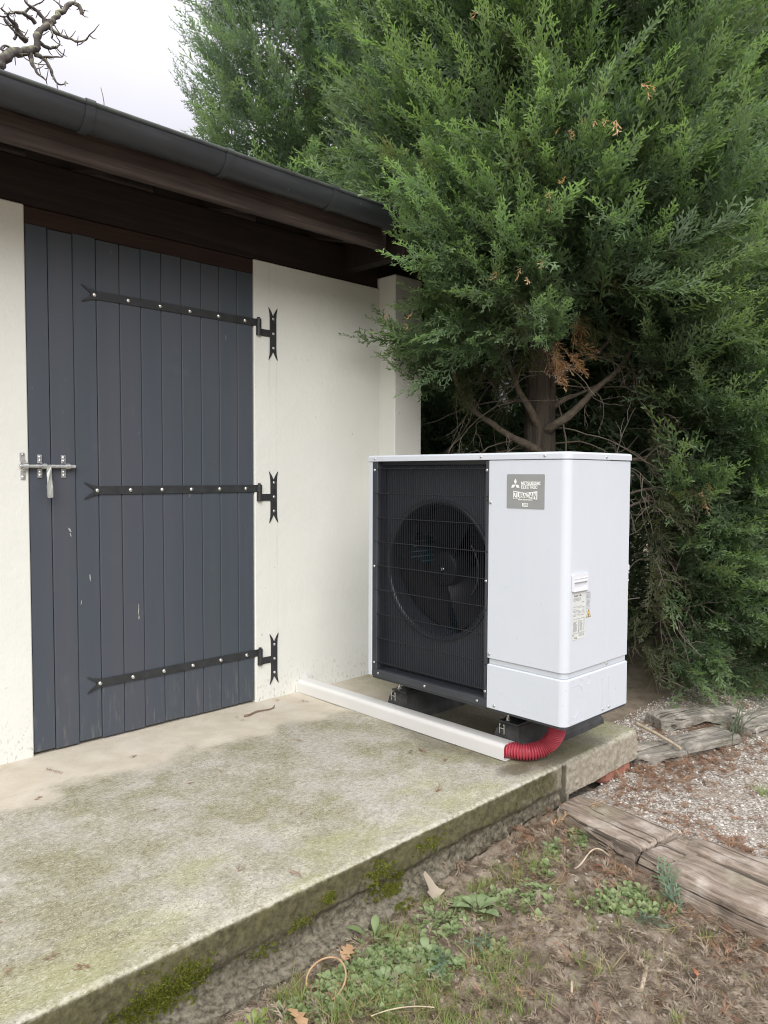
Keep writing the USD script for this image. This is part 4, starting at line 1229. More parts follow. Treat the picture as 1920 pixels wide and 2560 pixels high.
LIMBS = [
    ([(1.60, -0.56, 1.22), (1.494, -0.59, 1.295), (1.419, -0.514, 1.347), (1.336, -0.428, 1.426), (1.254, -0.342, 1.518), (1.173, -0.30, 1.65), (1.08, -0.33, 1.86)], 0.026, 0.011),
    ([(1.63, -0.58, 1.38), (1.60, -0.673, 1.428), (1.651, -0.731, 1.481), (1.731, -0.801, 1.587), (1.81, -0.871, 1.68), (1.889, -0.941, 1.786), (1.93, -0.975, 1.93), (1.98, -1.06, 2.3)], 0.025, 0.012),
    ([(1.60, -0.55, 1.40), (1.50, -0.563, 1.52), (1.456, -0.532, 1.599), (1.422, -0.491, 1.731), (1.387, -0.45, 1.823), (1.33, -0.45, 2.1)], 0.024, 0.012),
    ([(1.66, -0.60, 1.52), (1.70, -0.70, 1.585), (1.78, -0.80, 1.64), (1.87, -0.862, 1.70)], 0.015, 0.008),
    ([(1.635, -0.70, 1.15), (1.633, -0.722, 1.30), (1.622, -0.712, 1.42), (1.603, -0.676, 1.586)], 0.007, 0.005),
    ([(1.68, -0.62, 1.70), (1.72, -0.756, 1.785), (1.77, -0.81, 1.825), (1.83, -0.863, 1.90), (1.92, -0.93, 2.1)], 0.020, 0.010),
    ([(1.66, -0.56, 2.0), (1.45, -0.75, 2.25), (1.2, -0.95, 2.55)], 0.020, 0.008),
    ([(1.66, -0.56, 2.3), (1.75, -0.95, 2.6), (1.85, -1.3, 3.0)], 0.020, 0.008),
    ([(1.66, -0.50, 1.9), (1.45, -0.35, 2.2), (1.25, -0.28, 2.5)], 0.020, 0.008)]
for pts, r0, r1 in LIMBS:
    sp = spline(pts, 26)
    sp = sp + np.stack([meshkit.fbm(sp * 9, 2, 1), meshkit.fbm(sp * 9, 2, 2), meshkit.fbm(sp * 9, 2, 3)], 1) * 0.02 - 0.01
    rr_ = (np.linspace(r0, r1, 26) * 0.84 + 0.012 * np.exp(-np.linspace(0, 9, 26))) * (1 + 0.35 * (meshkit.noise(sp * 34, 5) - 0.5))
    obj('limb', tube(sp, rr_, 9), M['limb'], tree, smooth=60)
# dead inner twigs, drooping out of the limbs and the trunk
tw = []
trng = np.random.default_rng(77)


def dead_twig(b, d, L, r, depth=0):
    n = 9
    p = [np.array(b, float)]
    d = np.array(d, float)
    d /= np.linalg.norm(d)
    for k in range(n):
        d = d + np.array([0, 0, -0.10 + 0.17 * (k > 5)]) + trng.normal(0, 0.13, 3)
        d /= np.linalg.norm(d)
        p.append(p[-1] + d * L / n)
    tw.append(tube(p, np.linspace(r, r * 0.35, n + 1), 4, False))
    if depth < 2:
        for k in range(trng.integers(1, 4)):
            i = trng.integers(3, n)
            dead_twig(p[i], d + trng.normal(0, 0.7, 3), L * trng.uniform(0.25, 0.5), r * 0.6, depth + 1)


for k in range(30):
    a_ = trng.uniform(-math.pi, math.pi)
    z_ = trng.uniform(1.0, 2.1)
    dead_twig((1.63 + 0.09 * math.cos(a_), -0.54 + 0.09 * math.sin(a_), z_), (math.cos(a_), math.sin(a_), trng.uniform(-0.1, 0.35)), trng.uniform(0.35, 0.85), 0.0042)
for pts, r0, r1 in LIMBS[:4]:
    for k in range(7):
        i = trng.uniform(0.3, 0.95)
        q = spline(pts, 20)[int(i * 19)]
        dead_twig(q, trng.normal(0, 1, 3) + np.array([0.0, -0.2, 0.1]), trng.uniform(0.2, 0.45), 0.003)
obj('dead_twigs', cat(tw), M['twig'], tree, smooth=60, kind='stuff')
toc = math.atan2(CAM[1] - tc_[1], CAM[0] - tc_[0])


def z0_main(az):
    d = (az - toc + math.pi) % (2 * math.pi) - math.pi       # 0 towards the path, negative = left in the picture
    return float(np.interp(d, [-3.1, -1.6, -0.9, -0.3, 0.1, 0.5, 0.9, 1.4, 3.1], [1.2, 1.40, 1.44, 1.72, 2.02, 2.04, 1.80, 1.2, 1.2]))


def R_main(z, az):
    return float(np.interp(z, [1.2, 1.6, 2.2, 3.0, 4.5, 6.5, 7.5], [0.95, 1.10, 1.22, 1.22, 1.12, 0.75, 0.3]))


def el_main(z, az):
    return float(np.interp(z, [1.4, 1.9, 2.6, 3.4, 6], [-8, 6, 24, 34, 46]))


gm = [crown_points(tc_, R_main, z0_main, 5.2, 560, rng, el_main, 1.0, toc, 1.75, 0.17, 3, True),
      crown_points(tc_, R_main, lambda a: z0_main(a) + 0.12, 5.2, 250, rng, el_main, 0.80, toc, 1.9, 0.15, 5, True, 1.25),
      crown_points(tc_, R_main, lambda a: z0_main(a) + 0.3, 5.6, 130, rng, el_main, 0.60, toc, 3.1, 0.15, 6, True, 1.5),
      crown_points(tc_, R_main, z0_main, 5.5, 150, rng, el_main, 1.0, toc + math.pi, 1.3, 0.15, 7, False, 1.5)]
ex = ([], [], [])
er = np.random.default_rng(5)
for k in range(95):
    b_ = np.array([er.uniform(0.80, 1.25), er.uniform(-1.05, -0.68), er.uniform(1.75, 2.75)])
    d_ = np.array([-0.75 + er.normal(0, 0.22), -0.22 + er.normal(0, 0.3), er.normal(0.18, 0.28)])
    d_ /= np.linalg.norm(d_)
    s_k = er.uniform(0.7, 1.05)
    tp = b_ + d_ * 0.52 * s_k
    if tp[1] > -0.60 and tp[0] < 0.95:
        continue
    ex[0].append(b_); ex[1].append(d_); ex[2].append(s_k)
for k in range(80):
    b_ = np.array([er.uniform(0.50, 0.95), er.uniform(-0.90, -0.66), er.uniform(2.02, 2.66)])
    d_ = np.array([-0.80 + er.normal(0, 0.2), -0.12 + er.normal(0, 0.16), er.normal(0.16, 0.25)])
    d_ /= np.linalg.norm(d_)
    s_k = er.uniform(0.6, 0.9)
    if (b_ + d_ * 0.55 * s_k)[1] > -0.63:
        continue
    ex[0].append(b_); ex[1].append(d_); ex[2].append(s_k)
gm[0] = tuple(list(a_) + b_ for a_, b_ in zip(gm[0], ex))
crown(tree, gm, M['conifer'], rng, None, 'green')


def small_spray(tree, name, pos, d, mat, L, n, seed, label=None, droop=0.35):
    r_ = np.random.default_rng(seed)
    K, T = [], []
    for i in range(n):
        k, tt = frond(L * r_.uniform(0.7, 1.1), r_, 1.0, droop)
        Rr = orient(np.array(d, float) + r_.normal(0, 0.35, 3), r_)
        K.append(k @ Rr.T + np.array(pos) + r_.normal(0, 0.03, 3))
        T.append(tt)
    mm, ta = merge(K, T)
    p = obj(name, mm, mat, tree, label=label, kind='stuff')
    UsdGeom.PrimvarsAPI(p).CreatePrimvar('tip', Sdf.ValueTypeNames.FloatArray, 'vertex').Set(Vt.FloatArray.FromNumpy(ta.astype(np.float32)))
    return p


small_spray(tree, 'dead_spray', (1.44, -0.77, 1.815), (0.25, -0.15, -1.0), M['dead'], 0.17, 12, 3, 'large tan dead spray hanging before the trunk', 0.1)
small_spray(tree, 'dead_spray', (1.52, -0.82, 1.80), (0.7, -0.35, -0.7), M['dead'], 0.15, 8, 4, 'tan dead spray spread to the right of the trunk', 0.1)
small_spray(tree, 'dead_spray', (1.58, -0.82, 2.00), (0.15, -0.1, -1.0), M['dead'], 0.16, 8, 5, 'tan dead spray hanging above the larger one', 0.1)
small_spray(tree, 'dead_spray', (1.95, -1.10, 1.84), (0.1, -0.1, -1.0), M['dead'], 0.13, 6, 6, 'dull brown dead spray at the right of the dark hollow', 0.1)
obj('limb', tube(spline([(1.63, -0.60, 1.62), (1.55, -0.72, 1.76), (1.46, -0.78, 1.83), (1.36, -0.82, 1.80)], 16), np.linspace(0.008, 0.003, 16), 6), M['limb'], tree, smooth=60)
obj('limb', tube(spline([(1.66, -0.60, 1.85), (1.62, -0.74, 1.97), (1.57, -0.84, 2.03)], 12), np.linspace(0.007, 0.003, 12), 6), M['limb'], tree, smooth=60)
for k, (zq, aq) in enumerate(((2.62, -0.55), (2.05, -0.15), (2.02, -0.05), (2.75, 0.35), (2.66, 0.22), (2.62, 0.1), (2.2, -0.4), (2.35, 0.05), (3.2, -0.2), (1.9, -0.6))):
    rr_ = R_main(zq, 0) * 1.0
    small_spray(tree, 'dead_spray', (tc_[0] + rr_ * math.cos(toc + aq), tc_[1] + rr_ * math.sin(toc + aq), zq), (math.cos(toc + aq), math.sin(toc + aq), -0.6), M['dead'], 0.055, 3, 20 + k, 'small rust brown dead tip in the green crown')
# duller shaded sprays hanging round the hollow
for k, (pp, dd, LL) in enumerate((((1.92, -1.02, 1.78), (0.1, -0.3, -0.6), 0.26), ((2.02, -1.12, 1.55), (0.1, -0.3, -0.9), 0.24), ((1.98, -1.10, 1.40), (-0.1, -0.2, -1), 0.22), ((2.05, -1.16, 1.25), (-0.2, -0.3, -0.9), 0.24), ((1.28, -0.50, 1.78), (-0.2, -0.3, -0.9), 0.2), ((1.40, -0.62, 1.86), (0, -0.3, -0.9), 0.2), ((1.10, -0.42, 1.70), (-0.1, -0.3, -0.9), 0.2), ((1.75, -0.90, 1.96), (0, -0.3, -0.9), 0.2), ((1.62, -0.80, 2.02), (0.1, -0.3, -0.8), 0.2))):
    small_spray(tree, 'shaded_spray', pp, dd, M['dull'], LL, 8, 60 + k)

# conifer on the right, green down to the ground
t3 = thing('conifer_tree', 'bushy conifer on the right with green sprays down to the gravel', 'conifer', (2.52, -0.95, -0.12), 'conifers of the hedge')
c3 = np.array([2.52, -0.95])
obj('trunk', tube([(2.52, -0.95, -0.15), (2.53, -0.95, 1.5), (2.52, -0.94, 3.4), (2.52, -0.94, 4.6)], [0.10, 0.08, 0.05, 0.02], 14), M['bark'], t3, smooth=60)
tw = []
LIMB3 = [[(2.48, -0.95, 0.9), (2.2, -1.08, 1.15), (1.90, -0.99, 1.23), (1.768, -0.859, 1.20)], [(2.48, -0.95, 1.2), (2.25, -1.1, 1.35), (2.002, -1.073, 1.469), (1.95, -1.03, 1.52)], [(2.48, -0.95, 0.75), (2.2, -1.08, 1.0), (1.98, -1.08, 1.06), (1.86, -0.99, 1.03)], [(2.48, -0.95, 0.6), (2.2, -1.1, 0.9), (1.95, -1.05, 0.99), (1.85, -0.99, 0.95)], [(2.48, -0.95, 0.4), (2.2, -1.15, 0.6), (1.9, -1.05, 0.66)], [(2.48, -0.95, 0.2), (2.2, -1.2, 0.35), (1.88, -1.08, 0.40)]]
for pts in LIMB3:
    sp = spline(pts, 18)
    obj('limb', tube(sp, np.linspace(0.020, 0.007, 18), 7), M['limb'], t3, smooth=60)
    for k in range(9):
        q = sp[trng.integers(6, 18)]
        dead_twig(q, np.array([-0.6, -0.5, 0.05]) + trng.normal(0, 0.55, 3), trng.uniform(0.15, 0.4), 0.003)
for k in range(26):
    q = np.array([trng.uniform(1.72, 2.1), trng.uniform(-1.2, -0.9), trng.uniform(0.0, 1.2)])
    dead_twig(q, np.array([-0.5, -0.5, 0.0]) + trng.normal(0, 0.5, 3), trng.uniform(0.2, 0.4), 0.0028)
obj('dead_twigs', cat(tw), M['twig'], t3, smooth=60, kind='stuff')
toc3 = math.atan2(CAM[1] - c3[1], CAM[0] - c3[0])
R3 = lambda z, az: float(np.interp(z, [-0.2, 0.3, 1.0, 2.5, 4.0, 5.0], [0.86, 0.92, 0.86, 0.98, 0.8, 0.3]))
e3 = lambda z, az: float(np.interp(z, [0, 1.0, 2.0, 3.5], [-6, 8, 24, 40]))
g3 = [crown_points(c3, R3, lambda a: -0.06, 4.6, 590, rng, e3, 1.0, toc3 + 0.25, 1.5, 0.16, 13, True),
      crown_points(c3, R3, lambda a: -0.05, 4.6, 200, rng, e3, 0.80, toc3 + 0.2, 1.7, 0.15, 14, True, 1.25),
      crown_points(c3, R3, lambda a: -0.05, 4.6, 120, rng, e3, 0.95, toc3 + math.pi, 1.5, 0.15, 15, False, 1.5)]
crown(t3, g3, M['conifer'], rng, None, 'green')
for k, (pp, dd, LL) in enumerate((((1.83, -1.20, 0.85), (-0.3, -0.4, -0.3), 0.24), ((1.80, -1.18, 0.62), (-0.3, -0.4, -0.4), 0.22), ((1.86, -1.22, 1.02), (-0.3, -0.4, -0.2), 0.25), ((1.78, -1.16, 0.40), (-0.3, -0.4, -0.3), 0.22), ((1.80, -1.18, 0.2), (-0.3, -0.4, -0.3), 0.22), ((1.93, -1.24, 1.12), (-0.2, -0.4, -0.5), 0.2))):
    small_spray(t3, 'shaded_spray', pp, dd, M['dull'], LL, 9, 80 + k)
small_spray(t3, 'dead_spray', (2.02, -1.33, 1.10), (0.05, -0.3, -1.0), M['dead'], 0.13, 4, 95, 'tan dead spray low on the right', 0.1)


def back_tree(c, R, z1, n, mat, key, label, seed, elb, n2=None):
    r_ = np.random.default_rng(seed)
    t = thing('conifer_tree', label, 'conifer', (c[0], c[1], -0.2), 'conifers of the hedge')
    obj('trunk', tube([(c[0], c[1], -0.2), (c[0], c[1], z1 * 0.5), (c[0] + 0.02, c[1], z1)], [0.12, 0.08, 0.02], 12), M['bark'], t, smooth=60)
    Rf = lambda z, az: float(R * np.interp(z / z1, [0, 0.2, 0.6, 0.85, 1.0], [0.95, 1.0, 0.95, 0.7, 0.15]))
    a0 = math.atan2(CAM[1] - c[1], CAM[0] - c[0])
    gg = [crown_points(np.array(c), Rf, lambda a: -0.05, z1, n, r_, elb, 1.0, a0, 1.8, 0.17, seed),
          crown_points(np.array(c), Rf, lambda a: -0.05, z1, n2 or n // 2, r_, elb, 0.85, a0, 1.9, 0.15, seed + 1, False, 1.4),
          crown_points(np.array(c), Rf, lambda a: -0.05, z1, n // 4, r_, elb, 0.65, a0, 3.1, 0.15, seed + 2, False, 1.8)]
    crown(t, gg, mat, r_, None, key)
    return t


eb = lambda z, az: float(np.interp(z, [0, 2.0, 3.5, 6], [5, 20, 28, 42]))
back_tree((2.35, 2.45), 1.22, 7.6, 700, M['conifer_blue_haze'], 'blue', 'bluish conifer rising behind the shed roof against the pale sky', 31, eb, 380)
back_tree((2.85, 0.85), 1.15, 5.0, 160, M['conifer_blue_haze'], 'blue', 'conifer added behind the bare trunk to keep the hollow dark', 32, eb, 320)  # this conifer and the next are added to keep the hollow dark
back_tree((3.75, -0.35), 1.15, 5.0, 140, M['conifer_blue_haze'], 'blue', 'conifer added farther back to block light between the bare trunk and the right conifer', 33, eb, 280)

for (hx, hy, hr, lb_) in ((5.2, 2.6, 1.7, 'conifer added deep in the background to block the sky left of the bare trunk'), (5.6, 0.6, 1.7, 'conifer added deep in the background to block the sky right of the bare trunk'), (3.9, 4.6, 1.7, 'conifer added deep in the background to block the sky beyond the corner of the shed')):  # added conifers that shut out sky glimpses behind the hollow
    r_ = np.random.default_rng(int(hx * 100))
    t = thing('conifer_tree', lb_, 'conifer', (hx, hy, -0.2), 'conifers of the hedge')
    obj('trunk', tube([(hx, hy, -0.2), (hx, hy, 2.5), (hx + 0.02, hy, 5.2)], [0.14, 0.1, 0.02], 12), M['bark'], t, smooth=60)
    a0 = math.atan2(CAM[1] - hy, CAM[0] - hx)
    RF = lambda z, az: float(hr * np.interp(z, [0, 1, 3.5, 5.4], [0.95, 1.0, 0.9, 0.2]))
    gg = [([], [], [])] + [crown_points(np.array((hx, hy)), RF, lambda a: -0.05, 5.2, n_, r_, eb, tf, a0, 2.0, 0.12, 70 + k, False, 2.2) for k, (n_, tf) in enumerate(((170, 1.0), (130, 0.7)))]
    crown(t, gg, M['conifer_blue_haze'], r_, None, 'blue')

# bare lichened tree beyond the shed, upper left
bt = thing('bare_tree', 'bare winter tree with lichen on crooked branches above the shed roof', 'tree', (-0.4, 4.6, -0.3))
BR = {'b': [(0.58, 4.6, 5.25), (0.52, 4.57, 5.28), (0.46, 4.54, 5.32), (0.39, 4.51, 5.36), (0.33, 4.49, 5.4)],
      'c': [(0.62, 4.6, 5.14), (0.63, 4.58, 5.06), (0.64, 4.55, 4.99), (0.69, 4.53, 4.94), (0.73, 4.51, 4.9)],
      'd': [(0.66, 4.6, 5.15), (0.74, 4.59, 5.14), (0.79, 4.58, 5.08), (0.82, 4.57, 4.99), (0.85, 4.56, 4.94), (0.93, 4.55, 4.98)],
      'e': [(0.81, 4.6, 5.46), (0.87, 4.5, 5.38), (0.91, 4.4, 5.32), (0.95, 4.3, 5.27), (0.98, 4.2, 5.25), (0.98, 4.1, 5.26)],
      'f': [(0.71, 4.6, 5.4), (0.75, 4.59, 5.52), (0.69, 4.58, 5.56), (0.59, 4.57, 5.58), (0.56, 4.55, 5.64)],
      'g': [(0.67, 4.6, 5.45), (0.57, 4.56, 5.47), (0.45, 4.51, 5.42), (0.35, 4.47, 5.35)],
      'h': [(0.71, 4.6, 5.28), (0.80, 4.65, 5.29), (0.90, 4.7, 5.35), (0.96, 4.75, 5.45)],
      'i': [(0.56, 4.6, 5.49), (0.64, 4.61, 5.59), (0.74, 4.62, 5.68)], 'j': [(0.66, 4.6, 5.14), (0.76, 4.58, 5.16), (0.91, 4.56, 5.21)],
      'k': [(0.47, 4.6, 5.11), (0.4, 4.59, 5.13), (0.34, 4.57, 5.07)], 'l': [(0.39, 4.6, 5.38), (0.46, 4.57, 5.29), (0.53, 4.53, 5.23)],
      'o': [(0.81, 4.6, 5.5), (0.81, 4.55, 5.42), (0.78, 4.49, 5.31)], 'p': [(0.47, 4.6, 5.22), (0.49, 4.58, 5.3), (0.44, 4.56, 5.32)],
      'q': [(0.93, 4.6, 5.67), (0.91, 4.62, 5.73), (0.86, 4.65, 5.77)]}
main = [(0.22, 4.6, 4.79), (0.347, 4.6, 4.96), (0.475, 4.6, 5.10), (0.67, 4.6, 5.225), (0.70, 4.6, 5.34), (0.81, 4.6, 5.51), (0.93, 4.6, 5.67), (1.05, 4.6, 5.78), (1.09, 4.58, 5.76), (1.115, 4.57, 5.70)]
brng = np.random.default_rng(9)


def knotty(pts, r0, r1, n=30, k=9):
    sp = spline(pts, n)
    sp = sp + (np.stack([meshkit.noise(sp * 22, s_) for s_ in (1, 2, 3)], 1) - 0.5) * r0 * 0.9
    rr_ = np.linspace(r0, r1, n) * (1 + 0.55 * (meshkit.noise(sp * 34, 8) - 0.45))
    return tube(sp, np.maximum(rr_, 0.003), k)


obj('trunk', knotty([(-0.45, 4.62, -0.3), (-0.40, 4.6, 1.5), (-0.30, 4.6, 3.2), (0.0, 4.6, 4.4), (0.22, 4.6, 4.79)], 0.17, 0.07, 40, 12), M['lichen'], bt, smooth=60)
obj('branch', knotty(main, 0.050, 0.017, 60, 10), M['lichen'], bt, smooth=60)
for k_, pts in BR.items():
    r0 = {'c': 0.026, 'b': 0.030, 'f': 0.026, 'e': 0.019, 'd': 0.020, 'g': 0.022, 'h': 0.02}.get(k_, 0.013)
    obj('branch', knotty(pts, r0, 0.006, 24, 7), M['lichen'], bt, smooth=60)


def grow(p, d, L, r, depth):
    """crooked limb of the bare tree, forking; the part of the tree left of the picture"""
    pts = [np.array(p, float)]
    d = np.array(d, float) / np.linalg.norm(d)
    for k in range(5):
        d = d + brng.normal(0, 0.22, 3) + np.array([-0.03, 0, 0.05])
        d /= np.linalg.norm(d)
        pts.append(pts[-1] + d * L / 5)
    if min(q[0] - 0.10 * (q[1] - 4.6) for q in pts) > 0.12 or max(q[0] - 0.30 * max(q[1] - 4.6, 0) for q in pts) > 0.15:
        return
    obj('branch', knotty(pts, r, r * 0.5, 18, 7), M['lichen'], bt, smooth=60)
    if depth < 3:
        for k in range(3):
            grow(pts[2 + k], d + brng.normal(0, 0.75, 3), L * brng.uniform(0.5, 0.75), r * 0.55, depth + 1)


for p_, d_ in (((-0.40, 4.6, 1.9), (-0.8, 0.3, 0.7)), ((-0.34, 4.6, 2.7), (-0.6, -0.4, 0.9)), ((-0.30, 4.6, 3.2), (-0.25, 0.5, 1.0)), ((-0.2, 4.6, 3.7), (-0.7, 0.1, 0.9)), ((-0.1, 4.6, 4.1), (-0.2, -0.5, 1.0)), ((-0.38, 4.6, 2.3), (-0.3, 0.9, 0.6))):
    grow(p_, d_, brng.uniform(1.0, 1.5), 0.062, 0)
tw = []
for k_, pts in list(BR.items()) + [('m', main)]:
    for q in pts[1:]:
        for _ in range(2):
            dd = brng.normal(0, 1, 3) * np.array([1, 0.6, 1])
            dd /= np.linalg.norm(dd)
            L_ = brng.uniform(0.04, 0.13)
            tw.append(tube([np.array(q), np.array(q) + dd * L_ * 0.5, np.array(q) + dd * L_ + np.array([0, 0, 0.02])], [0.006, 0.005, 0.003], 5))
obj('spur_twigs', cat(tw), M['lichen'], bt, smooth=60, kind='stuff')
t = thing('twig', 'thin bare twig sticking up from the gutter', 'twig', (-0.966, -0.5, 2.38))
obj('twig_stem', tube([(-0.9640, -0.5, 2.37), (-0.9653, -0.5, 2.427), (-0.9693, -0.5, 2.450), (-0.9761, -0.5, 2.474)], [0.0018, 0.0016, 0.0014, 0.001], 5), M['darkstick'], t)

# ================================================================ TIMBERS AND EDGINGS
def sleeper(name, label, group, corners, zt, h, mat, seed, cat_='timber', bev=0.012, tilt=0.0):
    """weathered beam from four plan corners (counter clockwise), top at zt, height h"""
    c = np.array(corners, float)
    if zt > -0.1285 and cat_ == 'timber' and 'sleeper' in name:
        c = np.array([-2.154, -3.129]) + (c - np.array([-2.154, -3.129])) * (1.136 - zt) / (1.136 + 0.130)
    n1, n2 = 40, 14
    u, w = np.linspace(0, 1, n1), np.linspace(0, 1, n2)
    L = []
    # rings along the length u: closed section profile
    prof = [(0, 0.0), (0, 0.35), (0, 0.7), (0.0, 0.88), (0.035, 0.965), (0.10, 1.0), (0.25, 1.0), (0.4, 1.0), (0.5, 1.0), (0.6, 1.0), (0.75, 1.0), (0.90, 1.0), (0.965, 0.965), (1.0, 0.88), (1.0, 0.7), (1.0, 0.35), (1.0, 0.0)]
    for k, uu in enumerate(u):
        a = c[0] + (c[3] - c[0]) * uu
        b = c[1] + (c[2] - c[1]) * uu
        endf = min(uu, 1 - uu)
        drop = max(0, 0.03 - endf) * 0.3
        row = []
        for pw, pz in prof:
            xy = a + (b - a) * pw
            row.append((xy[0], xy[1], zt - h + h * pz - drop * (pz > 0.8) + tilt * pw))
        L.append(row)
    V = np.array(L)
    nz = meshkit.fbm(V * np.array([14, 14, 14]) + seed, 4, seed) - 0.5
    nf = meshkit.fbm(V * np.array([70, 12, 60]) + seed, 3, seed + 1) - 0.5
    V[..., 2] += nz * 0.020 + nf * 0.008
    V[..., 0] += (meshkit.fbm(V * 12 + seed + 5, 3, seed + 2) - 0.5) * 0.018
    V[..., 1] += (meshkit.fbm(V * 12 + seed + 9, 3, seed + 3) - 0.5) * 0.018
    body = grid(V)
    caps = []
    for row, flip in ((V[0], False), (V[-1], True)):
        m_ = row.mean(0)
        f = [(len(row), j, j + 1) for j in range(len(row) - 1)]
        caps.append(trimesh.Trimesh(np.vstack([row, m_]), [x[::-1] if flip else x for x in f], process=False))
    t = thing(name, label, cat_, (c[:, 0].mean(), c[:, 1].mean(), zt - h), group)
    mm = cat(body, *caps)
    mm.fix_normals()
    obj('beam', mm, mat, t, smooth=42)
    return t


GS = 'weathered timbers edging the gravel'
sleeper('sleeper', 'short grey timber sleeper butting the corner of the concrete slab', GS, [(0.318, -1.545), (0.490, -1.535), (0.462, -1.955), (0.205, -1.925)], -0.112, 0.14, M['sleeper'], 3)
sleeper('sleeper', 'dark stub of timber between the two longer sleepers', GS, [(0.185, -1.945), (0.452, -1.985), (0.40, -2.10), (0.185, -2.035)], -0.124, 0.13, M['sleeper'], 8)
sleeper('sleeper', 'front long timber sleeper at the right edge, nearest the soil', GS, [(0.172, -2.030), (0.352, -2.055), (0.31, -3.2), (0.05, -3.15)], -0.098, 0.15, M['sleeper'], 13)
sleeper('sleeper', 'back timber sleeper at the right edge, along the gravel', GS, [(0.360, -2.030), (0.470, -2.000), (0.50, -3.2), (0.318, -3.2)], -0.114, 0.14, M['sleeper'], 18)
GE = 'grey edging pieces before the hedge'
sleeper('edging_timber', 'grey edging timber touching the far corner of the slab', GE, [(0.985, -1.535), (1.205, -1.655), (1.285, -1.530), (1.06, -1.40)], -0.108, 0.12, M['edging'], 23)
sleeper('edging_timber', 'longer grey edging timber under the clump of sedge', GE, [(1.235, -1.650), (1.60, -1.745), (1.64, -1.60), (1.285, -1.515)], -0.104, 0.12, M['edging'], 28)
sleeper('edging_timber', 'flat grey edging piece lying at the foot of the hedge', GE, [(1.48, -1.40), (1.92, -1.66), (1.99, -1.56), (1.55, -1.28)], -0.085, 0.10, M['edging'], 33)
sleeper('edging_timber', 'grey edging piece at the far right behind the sedge', GE, [(1.70, -1.78), (2.15, -1.86), (2.17, -1.70), (1.74, -1.63)], -0.090, 0.12, M['edging'], 38)

# ================================================================ LOOSE COVER ON THE GROUND
grng = np.random.default_rng(2024)


def gh(x, y):
    """top of the ground at x, y"""
    x, y = np.asarray(x, float), np.asarray(y, float)
    return np.where(x > timber_edge_x(y) + 0.16, gravel_h(x, y), soil_h(x, y))


def flat_rot(n, rng, tilt=0.25):
    out = []
    for _ in range(n):
        out.append(rotm([0, 0, 1], rng.uniform(0, 2 * math.pi)) @ rotm([1, 0, 0], rng.normal(0, tilt)) @ rotm([0, 1, 0], rng.normal(0, tilt)))
    return out


# pebbles
peb = []
for k in range(5):
    s = trimesh.creation.icosphere(1, 1.0)
    s.vertices *= 1 + (meshkit.noise(s.vertices * 1.3 + k * 7, k)[:, None] - 0.5) * 0.7
    s.vertices *= np.array([1.0, 0.75, 0.55])
    peb.append(s)
N = 34000
px_ = grng.uniform(0.25, 2.9, N)
py_ = grng.uniform(-3.1, -1.15, N)
ok = (px_ > timber_edge_x(py_) + 0.23) & ~((py_ > -1.52) & (px_ < 1.0)) & (meshkit.noise(np.stack([px_ * 2.2, py_ * 2.2, 0 * px_], -1), 3) > grng.uniform(0.0, 0.55, N))
px_, py_ = px_[ok], py_[ok]
sz = np.exp(grng.normal(math.log(0.0029), 0.42, len(px_)))
instancer(None, 'gravel', peb, [M['pebble']] * 5, np.stack([px_, py_, gravel_h(px_, py_) + sz * 0.25], -1), flat_rot(len(px_), grng, 0.4), sz, grng.integers(0, 5, len(px_)), 'pale loose pebbles covering the path')


# crumbs of soil
g = G()
rnd = g.add('object_info', 'random')
c = g.ramp(rnd, [(0, (0.085, 0.064, 0.045)), (0.4, (0.17, 0.135, 0.100)), (0.75, (0.28, 0.235, 0.18)), (1, (0.36, 0.31, 0.245))])
M['crumb'] = g.done('soil_crumb', g.pbr(c, 0.9, spec=0.2))
N = 13000
qx, qy = grng.uniform(-1.35, 0.24, N), grng.uniform(-2.75, -1.53, N)
ok = (qx < timber_edge_x(qy) - 0.02) & (meshkit.noise(np.stack([qx * 7, qy * 7, 0 * qx], -1), 31) > grng.uniform(0.1, 0.75, N))
qx, qy = qx[ok], qy[ok]
sz = np.exp(grng.normal(math.log(0.0036), 0.45, len(qx)))
instancer(None, 'soil_crumbs', peb, [M['crumb']] * 5, np.stack([qx, qy, soil_h(qx, qy) + sz * 0.15], -1), flat_rot(len(qx), grng, 0.6), sz, grng.integers(0, 5, len(qx)), 'loose brown crumbs of soil')


# fallen needles: bits of brown spray
def litter_proto(seed, L=0.05):
    r_ = np.random.default_rng(seed)
    K = []
    for i in range(r_.integers(2, 5)):
        a = r_.uniform(-0.6, 0.6)
        d = np.array([math.cos(a), math.sin(a), r_.normal(0.05, 0.12)])
        b = np.array([r_.uniform(-0.01, 0.02), r_.uniform(-0.008, 0.008), 0.002])
        K.append(kite(b[None], d[None], np.array([L * r_.uniform(0.4, 1.0)]), np.array([0.0028]), np.array([[r_.normal(0, 0.3), r_.normal(0, 0.3), 1.0]])))
        for j in range(5):
            u = r_.uniform(0.2, 0.9)
            a2 = a + r_.choice([-1, 1]) * r_.uniform(0.4, 0.8)
            K.append(kite((b + d * L * 0.8 * u)[None], np.array([[math.cos(a2), math.sin(a2), r_.normal(0.1, 0.15)]]), np.array([0.014]), np.array([0.0024]), np.array([[0, 0.2, 1.0]])))
    K = np.concatenate(K)
    return merge([K], [np.zeros((len(K), 4))])[0]


LIT = [litter_proto(s) for s in range(6)]


def scatter(n, xr, yr, dens, rng):
    X_, Y_ = [], []
    while len(X_) < n:
        x, y = rng.uniform(*xr), rng.uniform(*yr)
        if rng.random() < dens(x, y):
            X_.append(x); Y_.append(y)
    return np.array(X_), np.array(Y_)


